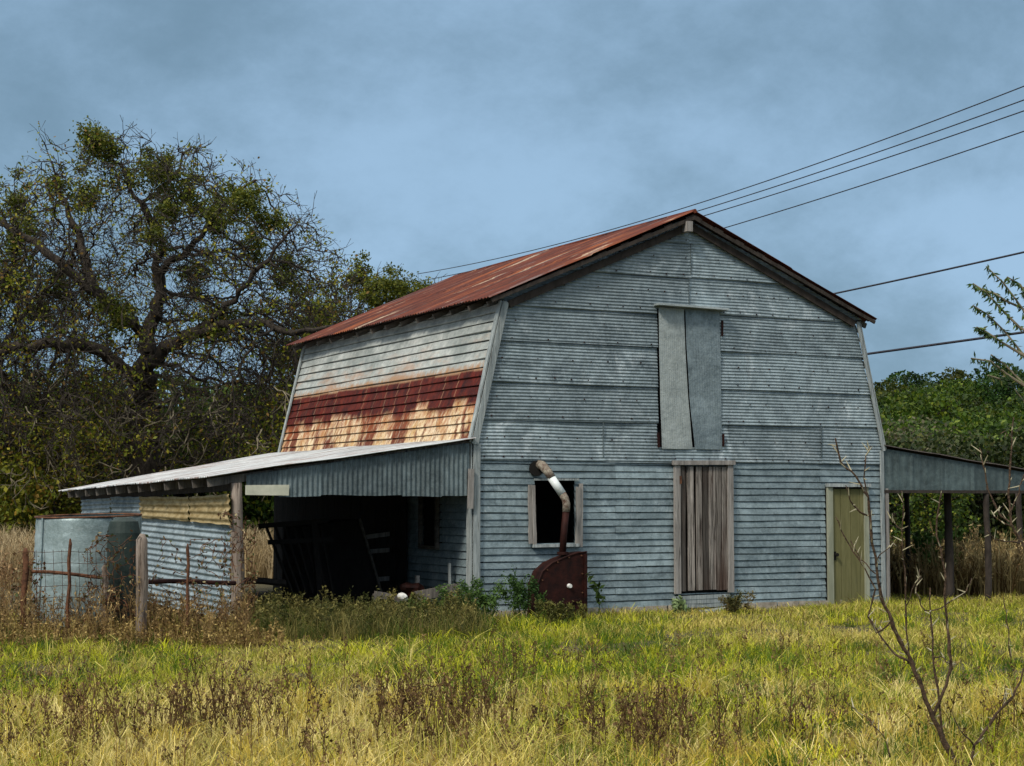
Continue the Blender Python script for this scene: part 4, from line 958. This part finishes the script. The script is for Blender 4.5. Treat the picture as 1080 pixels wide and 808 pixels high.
for (px, d, sc) in [(-60, 50, 1.15), (10, 54, 1.2), (48, 51, 1.05), (95, 53, 1.2), (140, 50, 1.0), (178, 54, 1.25), (222, 52, 1.15), (262, 55, 1.25), (300, 53, 1.2), (340, 56, 1.2), (120, 60, 1.35), (205, 61, 1.35), (30, 62, 1.35), (270, 63, 1.35), (390, 60, 1.3), (430, 66, 1.4), (500, 66, 1.4), (-20, 58, 1.3)]:
    place('understorey_tree', 'under', px, d, sc*US, 'dense dark evergreen tree in the thicket under the bare oaks', 'dark evergreen trees of the thicket', k=i); i += 1
for (px, d, sc) in [(14, 46, 1.05), (55, 45, .85), (92, 47, .75), (-20, 44, 1.1), (36, 48, 1.25), (70, 47.5, 1.1), (5, 47.5, 1.5)]:
    place('thicket_shrub', 'yellow', px, d, sc, {14: 'yellow green shrub at the left edge just above the tank', 55: 'yellow green shrub behind the middle of the tank', 92: 'low yellow green shrub behind the lean-to corner beside the tank', -20: 'yellow green shrub cut off by the left edge', 36: 'taller yellow green shrub at the back left of the tank', 70: 'yellow green shrub behind the lean-to eave, right of the tallest shrub', 5: 'tallest yellow green shrub, at the left edge behind the dry brush'}[px], 'yellow green shrubs left of the barn', k=i); i += 1
# wooded hill on the right
for row, (d, n_) in enumerate(((84, 11), (94, 12), (105, 12), (117, 13), (130, 13), (146, 13))):
    for k in range(n_):
        px = 868+k*(330/n_)+random.uniform(-10, 10)+(row % 2)*12; g = gpt(px, d); zz = float(hz(g.x, g.y))
        sc = random.uniform(.52, .74)
        place('hillside_tree', 'hill', px, d+random.uniform(-3, 3), sc, 'rounded dark green tree in the wood covering the hillside behind the barn', 'trees covering the far hillside', z=zz, k=random.randint(0, 5))
for (px, d, sc) in [(1065, 60, .85), (1088, 57, 1.0), (1040, 64, .75), (1108, 60, 1.1)]:
    place('bright_tree', 'bright', px, d, sc, {1065: 'bright yellow green tree above the right lean-to roof, second from the right', 1088: 'bright yellow green tree at the right edge above the lean-to', 1040: 'small bright green tree, leftmost of those above the right lean-to', 1108: 'bright green tree mostly cut off by the right edge'}[px], 'bright green trees at the hill foot', k=i); i += 1
for (px, d, sc) in [(965, 62, 1.0), (990, 64, .95), (945, 64, .9), (1010, 66, .8)]:
    place('grey_shrub', 'grey', px, d, sc*1.05, {965: 'pale greyish shrub second from the barn in front of the hill wood', 990: 'pale greyish shrub third from the barn in front of the hill wood', 945: 'greyish shrub nearest the barn in front of the hill wood', 1010: 'greyish shrub farthest from the barn in front of the hill wood'}[px], 'grey shrubs before the hill', z=1.3, k=i); i += 1
for (px, d, sc) in [(930, 42, .8), (958, 44, .85), (985, 43, .8), (1012, 45, .9), (1045, 43, .8), (1076, 45, .85), (1105, 44, .9)]:
    place('understorey_tree', 'dark', px, d, sc*1.0, 'low dark tree seen through the open right lean-to', 'low trees behind the right lean-to', k=i); i += 1
place('understorey_tree', 'under', 975, 40, .6, 'lighter green bush seen between the posts of the right lean-to', 'lighter bush behind right lean-to', k=1)

# leafy young tree leaning in at the right edge
def leafy():
    d = 19; g = gpt(1135, d); root = empty('young_tree', (g.x, g.y, 0), 'young tree with narrow drooping leaves reaching in at the upper right edge', 'tree'); q = MB()
    o_ = Vector((g.x, g.y, 0))
    lines = [[(1135, 640), (1130, 520), (1118, 430), (1100, 360)], [(1118, 430), (1085, 410), (1060, 385), (1045, 374)], [(1118, 430), (1100, 370), (1078, 325), (1058, 298), (1040, 281)], [(1100, 360), (1075, 345), (1055, 325), (1040, 308), (1026, 299)], [(1118, 430), (1080, 375), (1060, 350), (1042, 332), (1026, 322)],
             [(1085, 410), (1062, 395), (1045, 381), (1024, 378)], [(1100, 360), (1088, 320), (1076, 300), (1062, 292)], [(1080, 375), (1058, 362), (1040, 350), (1030, 345)], [(1130, 520), (1100, 460), (1085, 430), (1070, 410)], [(1100, 360), (1095, 320), (1090, 290)], [(1078, 325), (1062, 318), (1050, 310), (1040, 306)], [(1062, 395), (1055, 400), (1042, 396)]]
    L = []; 
    for n_, ln in enumerate(lines):
        dd = d+random.uniform(-.6, .6) if n_ else d; pts = [pt(x, y, d+(dd-d)*i/len(ln)) for i, (x, y) in enumerate(ln)]
        r0 = .05 if n_ == 0 else .016; q.tube(pts, [r0*(1-.7*i/len(pts)) for i in range(len(pts))], 6)
        if n_ == 0: continue
        for a, b in zip(pts[1:], pts[2:]):
            for t in np.linspace(0, 1, 19): L.append(np.array(a.lerp(b, float(t)))-np.array(o_))
    q.build('trunk', M['bark_pale'], root)
    L = np.array(L); n = len(L)*2; L = np.repeat(L, 2, 0); dirs = rng.normal(0, .55, (n, 3)); dirs[:, 2] -= .7; dirs /= np.linalg.norm(dirs, axis=1)[:, None]
    side = np.cross(dirs, rng.normal(size=(n, 3))); side /= np.linalg.norm(side, axis=1)[:, None]; ln = rng.uniform(.05, .10, n)[:, None]
    V = np.stack([L, L+dirs*ln*.5+side*.012, L+dirs*ln, L+dirs*ln*.5-side*.012], 1).reshape(-1, 3)
    npmesh('leaves', V, np.arange(4*n).reshape(n, 4), None, M['leaf'], np.repeat(palette(n, [(.05, .10, .02), (.09, .14, .03), (.03, .06, .02), (.14, .16, .04)], [3, 2, 3, 1]), 4, 0), root)
leafy()

# ------------------------------------------------------------------ bare saplings in the foreground
def sapling(base_px, d, lines, label):
    g = gpt(base_px, d); root = empty('bare_sapling', (g.x, g.y, 0), label, 'sapling'); q = MB(); th = MB()
    for (ln, r0, r1) in lines:
        dj = random.uniform(-.25, .25); m = len(ln); pts = [pt(x, y, d+dj*i/m) for i, (x, y) in enumerate(ln)]
        fine = []
        for a, b in zip(pts, pts[1:]):
            for t in (0, .33, .66): fine.append(a.lerp(b, t)+Vector([random.uniform(-.006, .006) for _ in range(3)]))
        fine.append(pts[-1]); k = len(fine); q.tube(fine, [(r0+(r1-r0)*i/(k-1))*random.choice((1.0, 1.05, 1.35)) for i in range(k)], 6)
        for a, b in zip(fine[1:], fine[2:]):
            for _ in range(random.choice((0, 1, 1))):
                dr = (b-a).normalized()*.4+Vector([random.uniform(-1, 1) for _ in range(3)]); dr.z += .25; dr.normalize(); L_ = random.uniform(.03, .085)
                th.tube([a, a+dr*L_*.6, a+dr*L_], [.0042, .0032, .001], 4)
    q.build('trunk', M['sapling'], root, smooth=True); th.build('thorns', M['thorn'], root, kind='stuff')
sapling(1018, 10.4, [([(1024, 840), (1010, 808), (996, 783), (983, 757), (972, 727), (962, 700), (949, 677), (940, 655), (931, 632), (924, 600), (919, 560), (916, 525), (902, 503), (887, 487), (881, 462)], .016, .004),
    ([(916, 525), (911, 505), (914, 480), (918, 470)], .005, .003), ([(919, 545), (906, 540), (897, 528), (892, 512)], .005, .003),
    ([(940, 655), (925, 668), (916, 650), (923, 620), (905, 590), (890, 565), (881, 545)], .006, .003), ([(962, 700), (943, 690), (928, 668), (917, 655)], .007, .004), ([(924, 605), (908, 590), (897, 570)], .004, .003),
    ([(983, 757), (995, 730), (1002, 705), (1001, 675), (997, 640), (996, 600), (988, 565), (990, 535), (993, 520)], .011, .004), ([(996, 783), (990, 740), (984, 700), (982, 660), (981, 620)], .008, .004),
    ([(1001, 700), (992, 692), (985, 695)], .004, .003), ([(997, 640), (975, 645), (966, 625), (970, 600)], .004, .002), ([(998, 637), (1018, 625), (1025, 610)], .004, .002), ([(925, 590), (938, 577), (944, 573)], .003, .002)],
    'tallest bare thorny sapling forking upward in the right foreground')
sapling(1000, 11.5, [([(958, 700), (956, 650), (954, 600), (951, 570), (953, 535), (951, 518)], .006, .003), ([(956, 640), (965, 615), (972, 608)], .003, .002), ([(953, 560), (944, 552), (938, 545)], .003, .002)],
    'thin upright bare stem seen before the right lean-to')
sapling(1022, 9.9, [([(1018, 830), (1028, 786), (1042, 765), (1056, 748), (1072, 728), (1084, 700)], .010, .006), ([(1028, 786), (1012, 770), (1004, 750)], .004, .002), ([(1056, 748), (1062, 735), (1060, 722)], .003, .002)],
    'low bare branch curving off the lower right corner')
sapling(1120, 10.8, [([(1130, 800), (1115, 700), (1098, 620), (1082, 582), (1066, 552), (1064, 520), (1066, 485), (1069, 440)], .013, .004), ([(1066, 552), (1052, 540), (1042, 517), (1037, 490), (1033, 472)], .006, .003), ([(1076, 572), (1060, 571), (1048, 568), (1041, 560)], .004, .003), ([(1064, 545), (1074, 520), (1080, 500)], .005, .003), ([(1066, 460), (1060, 455), (1055, 458)], .003, .002), ([(1066, 555), (1052, 548), (1045, 538)], .004, .002)],
    'thorny bare sapling reaching in from the right edge before the lean-to')
sapling(900, 10.2, [([(940, 800), (933, 777), (915, 758), (900, 747), (887, 736)], .004, .002)], 'thin bare twig lying low in the grass left of the tallest sapling')
sapling(1080, 13, [([(1066, 700), (1064, 680), (1062, 655), (1058, 630)], .005, .003)], 'short bare stem standing in the grass near the right edge')

# ------------------------------------------------------------------ grass and weeds
def field(n, d0, d1, px0, px1, pw=1.0):
    """points over the visible field; uniform on the ground for pw=2, denser near for less"""
    u = rng.random(n); d = (d0**pw+u*(d1**pw-d0**pw))**(1/pw); px = rng.uniform(px0, px1, n)
    x = CAM.x+math.sin(YAW)*d+math.cos(YAW)*(px-540)/FPX*d; y = CAM.y+math.cos(YAW)*d-math.sin(YAW)*(px-540)/FPX*d
    return x, y, d, px
def vnoise(x, y, s, seed=0):
    f = np.zeros_like(x); r = np.random.default_rng(seed)
    for o in range(7):
        a = r.uniform(0, 6.28); k = s*r.uniform(.5, 2.0); f += np.sin(x*k*math.cos(a)+y*k*math.sin(a)+r.uniform(0, 6.28))
    return f/3.0
def inside(x, y): return (x > -W-.02) & (x < W+.02) & (y > -.02) & (y < D)
def inshed(x, y): return (x > XW-.1) & (x < -W) & (y > .5) & (y < D)
def blades(name, x, y, h, wd, col, lean=.5, seg_tip=True, label=None, cat='grass', z=None):
    n = len(x); z = gz(x, y) if z is None else z; B = np.stack([x, y, z-.02], -1)
    a = rng.uniform(0, 2*np.pi, n); ld = np.stack([np.cos(a), np.sin(a), np.zeros(n)], -1)*(np.abs(rng.normal(0, lean, n)))[:, None]
    fa = rng.uniform(0, 2*np.pi, n); sd_ = np.stack([np.cos(fa), np.sin(fa), np.zeros(n)], -1)*wd[:, None]/2
    up = np.array([0, 0, 1.]); H = h[:, None]
    m1 = B+(up*.55+ld*.30)*H; m2 = B+(up*.88+ld*.75)*H*np.ones_like(H); tp = B+(up*(1.0)+ld*1.25)*H; tp[:, 2] -= (np.linalg.norm(ld, axis=1)*h*.25)
    V = np.stack([B-sd_, B+sd_, m1-sd_*.85, m1+sd_*.85, m2-sd_*.5, m2+sd_*.5, tp], 1).reshape(-1, 3); k = (np.arange(n)*7)[:, None]
    Q = np.concatenate([k+np.array([[0, 1, 3, 2]]), k+np.array([[2, 3, 5, 4]])]); T = k+np.array([[4, 5, 6]])
    o = npmesh(name, V, Q, T, M['grass'], np.repeat(col, 7, 0)); tag(o, label, cat, None, 'stuff'); return o
GREEN = np.array([.085, .15, .006]); LIME = np.array([.50, .50, .022]); STRAW = np.array([.54, .41, .065]); PALE = np.array([.74, .62, .24]); BROWN = np.array([.16, .09, .03])
n = 430000
x, y, d, px = field(n, 8.6, 31, -60, 1140, 1.2)
xo, yo, do, po = field(n//3, 7.5, 34, 0, 1200, 1.6)             # the field carries on to both sides, a little thinner
sd = rng.random(len(do)) < .5; px2 = np.where(sd, -60-po*.55, 1140+po*.55); xo = CAM.x+math.sin(YAW)*do+math.cos(YAW)*(px2-540)/FPX*do; yo = CAM.y+math.cos(YAW)*do-math.sin(YAW)*(px2-540)/FPX*do
x, y, d, px = np.concatenate([x, xo]), np.concatenate([y, yo]), np.concatenate([d, do]), np.concatenate([px, px2]); n = len(x)
k = ~inside(x, y) & ~inshed(x, y) & (y < 4) & (rng.random(n) < np.clip(.62+.45*vnoise(x, y, 9, 31)+.25*vnoise(x, y, 22, 32), .12, 1)); x, y, d, px = x[k], y[k], d[k], px[k]; n = len(x)
gmix = .42+.30*vnoise(x, y, .9, 3)+.34*vnoise(x, y, 3.2, 4)+.22*vnoise(x, y, 9, 8)
pyg = 529.5+FPX*1.675/d                               # farther strip of the field is greener, the nearest edge is straw
band = np.interp(d, [8, 12, 13.5, 16, 19, 23, 28], [-.12, .0, .12, .30, .30, .22, .12]); gmix = gmix+band+.06+rng.normal(0, .34, n)
gcl = np.clip(gmix, 0, 1)[:, None]; r = rng.random((n, 1))
gcol = (STRAW*(1-r)+PALE*r)*(1-gcl)+(GREEN*(1-r)+LIME*r)*gcl; br = rng.random(n) < np.interp(d, [8, 12, 16], [.22, .14, .07]); gcol[br] = BROWN*rng.uniform(.6, 1.5, (br.sum(), 1)); gcol *= rng.uniform(.5, 1.3, (n, 1))
tall = 1+.35*vnoise(x, y, 1.6, 9)+.2*vnoise(x, y, 5, 12)
h = rng.gamma(5, .023, n)*np.clip(tall, .5, 1.7)*np.interp(d, [8, 12, 15, 20, 30], [1.1, 1.0, .78, .65, .6])
blades('field_grass', x, y, h, rng.uniform(.004, .010, n)*np.interp(d, [8, 30], [.9, 1.6]), gcol, .95, label='green and straw coloured grass covering the field in front of the barn')
# clumps of taller straw tussocks near the camera
def clumpfield(nc, d0, d1, px0, px1, per, hh, spread, cols, wts, name, label, lean=.45, wd=(.003, .006), cat='grass', pw=1.3, thin=None, ywall=True):
    cx, cy, cd_, cp = field(nc, d0, d1, px0, px1, pw)
    if ywall: k = ~inside(cx, cy) & ~inshed(cx, cy); cx, cy = cx[k], cy[k]
    if thin: k = thin(cx, cy); cx, cy = cx[k], cy[k]
    m = len(cx); s = rng.uniform(.5, 1.3, m); X = np.repeat(cx, per)+rng.normal(0, spread, m*per); Y = np.repeat(cy, per)+rng.normal(0, spread, m*per)
    H = hh*np.repeat(s, per)*rng.uniform(.45, 1.15, m*per); base = palette(m, cols, wts, .2); C = np.repeat(base, per, 0)*rng.uniform(.7, 1.25, (m*per, 1))
    if ywall: k = ~inside(X, Y); X, Y, H, C = X[k], Y[k], H[k], C[k]
    blades(name, X, Y, H, rng.uniform(wd[0], wd[1], len(X)), C, lean, label=label, cat=cat)
clumpfield(1000, 8.6, 15, -40, 1120, 34, .20, .06, [tuple(PALE), tuple(STRAW), (.36, .33, .08)], [3, 3, 1], 'straw_tussocks', 'pale straw tussocks in the near part of the field', lean=.8, wd=(.004, .009))
clumpfield(1500, 9.5, 25, -40, 1120, 30, .19, .06, [tuple(GREEN), tuple(LIME), (.06, .11, .01)], [3, 2, 3], 'green_tussocks', 'green grass tufts scattered through the field', lean=.8, wd=(.005, .012), thin=lambda x, y: vnoise(x, y, .9, 3) > -.45)
# dead weeds: upright brown stalks with side shoots and small dark seed heads
def weeds(name, pts_, hh, label, col1=(.10, .055, .028), col2=(.20, .13, .07), br_=7, rstem=.004, leafy_=0.0, cat='weeds', kind='stuff', lean=.12, ll=.05):
    P = []; par = []; rad = []; LC = []; 
    Vs = []; Qs = []; Cs = []; off = 0; LV = []
    for (x_, y_, s_) in pts_:
        z_ = float(gz(x_, y_)); H = hh*s_*random.uniform(.75, 1.2); P = [np.array([x_, y_, z_-.03])]; par = [0]; rad = [rstem*1.2]
        ld = rng.normal(0, lean, 2); k_ = 7
        for i_ in range(1, k_+1):
            t = i_/k_; P.append(np.array([x_+ld[0]*H*t*t+rng.normal(0, .006), y_+ld[1]*H*t*t+rng.normal(0, .006), z_+H*t])); par.append(len(P)-2); rad.append(rstem*(1.15-.7*t))
        ends = [P[-1]]
        for b_ in range(int(br_*s_)+2):
            i_ = random.randint(2, k_-1); a = random.uniform(0, 6.28); L_ = H*random.uniform(.12, .32)*(1.15-i_/k_*.6); dr = np.array([math.cos(a)*.6, math.sin(a)*.6, .8]); p0 = P[i_]; p1 = p0+dr*L_*.5; p2 = p1+(dr+np.array([0, 0, .35]))*L_*.45
            P.append(p1); par.append(i_); rad.append(rstem*.6); P.append(p2); par.append(len(P)-2); rad.append(rstem*.4); ends.append(p2); ends.append(p1)
        V, Q = tubes_from_graph(np.array(P), np.array(par), np.array(rad), 3); Vs.append(V); Qs.append(Q+off); off += len(V)
        c = np.array(col1)+(np.array(col2)-np.array(col1))*random.random(); Cs.append(np.tile(c, (len(V), 1)))
        for e in ends:
            for _ in range(1+int(leafy_*6)): LV.append((e+rng.normal(0, .010+.02*leafy_, 3), c*random.uniform(.4, 1.6)))
        if leafy_:
            for p_ in P[1:]:
                for _ in range(int(leafy_*6)): LV.append((p_+rng.normal(0, .03, 3), c*random.uniform(.7, 1.6)))
    C = np.array([l[0] for l in LV]); V, Q = quad_leaves(C, ll if leafy_ else .022, aspect=.4 if leafy_ else .8); Vs.append(V); Qs.append(Q+off); Cs.append(np.repeat(np.array([l[1] for l in LV]), 4, 0))
    o = npmesh(name, np.concatenate(Vs), np.concatenate(Qs), None, M['grass'], np.concatenate(Cs)); tag(o, label, cat, None, kind); return o
def clusters(cl, n_each, spread):
    o = []
    for (px, d, k) in cl:
        for _ in range(int(n_each*k)): g = gpt(px+random.gauss(0, spread*100/d*10), d+random.gauss(0, spread)); o.append((g.x, g.y, random.uniform(.55, 1.1)))
    return o
wp = clusters([(245, 12.5, 1.2), (215, 12.3, .8), (128, 12.3, .8), (60, 12.5, .6), (450, 13.2, 1.6), (440, 11.6, .8), (330, 11, .3), (690, 11.4, 1.2), (640, 12.0, 1), (560, 11.5, .4), (480, 12.2, 1), (780, 12, .6), (700, 13, .5), (880, 12, .3), (100, 11.2, .4), (1045, 12, .4), (20, 11, .4), (300, 14, .5), (560, 15, .4)], 30, .42)
weeds('dead_weeds', wp, .46, 'brown dead weed stalks standing through the foreground grass', (.06, .03, .012), (.20, .12, .05), 6, .004, lean=.10)
wp = [(q.x, q.y, random.uniform(.4, 1.2)) for q in [gpt(random.uniform(-20, 1100), random.uniform(9.5, 20)) for _ in range(620)]]
weeds('scattered_weed_stalks', wp, .25, 'single thin brown stalks scattered over the field', (.07, .035, .015), (.24, .15, .06), 5, .0032)
# thick dry weeds along the fence and lean-to
def strip(px0, px1, d0, d1, n_, s0=.6, s1=1.2): 
    o = []
    for _ in range(n_):
        g = gpt(random.uniform(px0, px1), random.uniform(d0, d1))
        if not (g.x > XW and g.y > .15): o.append((g.x, g.y, random.uniform(s0, s1)))
    return o
weeds('fence_weeds', strip(-20, 262, 20.4, 22.0, 480, .35, 1.2), .62, 'tangle of dry brown weeds along the fence at the left', (.10, .05, .02), (.42, .29, .12), 9, .0045, .12, ll=.04)
weeds('fence_weeds_fine', strip(-20, 300, 19.9, 20.9, 420, .3, .8), .42, 'lower rusty brown weeds at the foot of the fence', (.13, .07, .02), (.46, .34, .12), 8, .004, .1, ll=.04)
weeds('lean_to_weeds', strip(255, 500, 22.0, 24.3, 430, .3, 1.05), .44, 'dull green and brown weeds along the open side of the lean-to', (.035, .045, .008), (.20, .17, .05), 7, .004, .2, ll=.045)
clumpfield(420, 20.6, 22.5, -30, 262, 24, .30, .09, [tuple(STRAW*.8), (.22, .19, .05), (.34, .24, .10), (.10, .13, .02)], [3, 3, 2, 2], 'edge_grass', 'longer dry grass along the foot of the lean-to and fence', lean=.6, wd=(.004, .009))
clumpfield(420, 24.2, 29.5, 500, 935, 22, .10, .05, [tuple(STRAW), (.30, .27, .06), (.12, .15, .02)], [3, 2, 2], 'wall_grass', 'grass growing against the foot of the barn wall', thin=lambda x, y: y > -1.2)
clumpfield(560, 21.7, 24.6, 250, 505, 24, .30, .09, [(.07, .10, .012), (.20, .17, .05), (.05, .06, .01), (.28, .24, .07)], [3, 3, 2, 1], 'dull_grass', 'long dull grass along the open front of the lean-to', lean=.6, wd=(.004, .009))  # darker green and brown blades, coloured like the taller weeds here
# dry stand of tall grass behind the lean-tos
clumpfield(1500, 37, 44, -240, 330, 26, .95, .16, [(.36, .27, .14), (.50, .40, .24), (.22, .15, .07)], [3, 3, 1], 'dry_brush', 'pale dry brush field behind the left lean-to', wd=(.010, .022), lean=.55, ywall=False)
clumpfield(620, 31.5, 39, 840, 1240, 24, .80, .14, [(.22, .16, .06), (.36, .28, .12), (.10, .06, .02)], [3, 3, 3], 'dry_cane', 'tall dry cane grass behind the right lean-to', wd=(.012, .03), lean=.45, ywall=False)
def rows_of(px0, px1, d0, d1, n_): return [(q.x, q.y, random.uniform(.6, 1.15)) for q in [gpt(random.uniform(px0, px1), random.uniform(d0, d1)) for _ in range(n_)]]
weeds('cane_stalks', rows_of(930, 1100, 31, 37, 200), .95, 'brown broad leaved dead stalks inside and behind the right lean-to', (.14, .08, .03), (.50, .38, .17), 6, .008, .05, ll=.09)
weeds('left_dead_brush', rows_of(-40, 40, 26, 31, 46), .95, 'reddish brown dead brush beyond the tank at the left edge', (.12, .055, .02), (.34, .22, .11), 9, .005, .15, ll=.06)
# individual green plants by the wall
def shrub(name, px, d, nst, hh, label, c1, c2, sp=.16, lf=.8, br_=8, cat='plant', ll=.05):
    g = gpt(px, d); pts_ = [(g.x+random.gauss(0, sp), g.y+random.gauss(0, sp*.5), random.uniform(.6, 1.1)) for _ in range(nst)]
    o = weeds(name, pts_, hh, label, c1, c2, br_, .005, lf, cat, None, .25, ll)
    return o
shrub('green_bush', 500, 23.9, 16, .50, 'feathery green bush at the left corner of the front wall', (.03, .07, .012), (.08, .14, .03), .2, .9)
shrub('green_bush', 556, 25.1, 9, .62, 'leafy dark green bush just left of the rusty blower', (.02, .055, .01), (.05, .10, .02), .12, .9)
shrub('green_bush', 590, 24.0, 12, .36, 'olive weed bush growing in front of the rusty blower', (.05, .06, .012), (.14, .13, .03), .2, .6)
shrub('tall_weed', 633, 25.6, 2, .75, 'single tall weed right of the rusty blower', (.03, .06, .012), (.06, .10, .02), .02, .25, 3, ll=.12)
shrub('leafy_weed', 716, 26.3, 5, .2, 'low broad leaved weed at the foot of the plank door', (.10, .16, .05), (.2, .26, .12), .08, .6, 4, ll=.1)
shrub('brown_weed', 772, 26.4, 9, .3, 'brown and green tuft below the wall right of the plank door', (.07, .07, .02), (.18, .14, .05), .12, .6)
shrub('green_bush', 452, 23.6, 12, .36, 'low green bush before the boards in the lean-to', (.04, .08, .012), (.10, .15, .03), .25, .8)
shrub('green_bush', 985, 33, 8, 1.1, 'green bush behind the second post of the right lean-to', (.04, .09, .015), (.09, .15, .03), .3, .9, ll=.12)
# vines over the fence
def vine(px0, px1, py0, py1, d, n_, label, r_=.005):
    q = MB(); L = []; o_ = pt((px0+px1)/2, py1, d)
    for _ in range(n_):
        px, py = random.uniform(px0, px1), random.uniform(py0, py1); a = random.uniform(0, 6.28); pts = []
        for k in range(9):
            pts.append(pt(px, py, d+random.uniform(-.06, .06))); a += random.uniform(-.9, .9); px += math.cos(a)*4; py += math.sin(a)*4
            px = min(max(px, px0-3), px1+3); py = min(max(py, py0-3), py1)
            if random.random() < .55: L.append(np.array(pts[-1])+rng.normal(0, .02, 3))
        q.tube(pts, r_*random.uniform(.6, 1.2), 3, cap=False)
    me = q.build('vine', M['rust_orange'], origin=o_, label=label, cat='vine')
    L = np.array(L)-np.array(o_); V, Q = quad_leaves(L, .05, aspect=.7); npmesh('vine_leaves', V, Q, None, M['leaf'], np.repeat(palette(len(L), [(.09, .045, .02), (.16, .10, .04), (.06, .08, .02), (.30, .25, .13)], [3, 2, 2, 1]), 4, 0), me)
vine(92, 148, 568, 660, 20.7, 60, 'brown vine tangle hanging between the tank and the pointed post')
vine(165, 240, 572, 660, 20.9, 45, 'thin dead vine climbing over the blue corrugated panel')
vine(236, 266, 545, 655, 21.4, 42, 'dead vine wound round the lean-to corner post')
vine(16, 44, 585, 665, 20.8, 26, 'brown vine on the reddish post at the left edge')
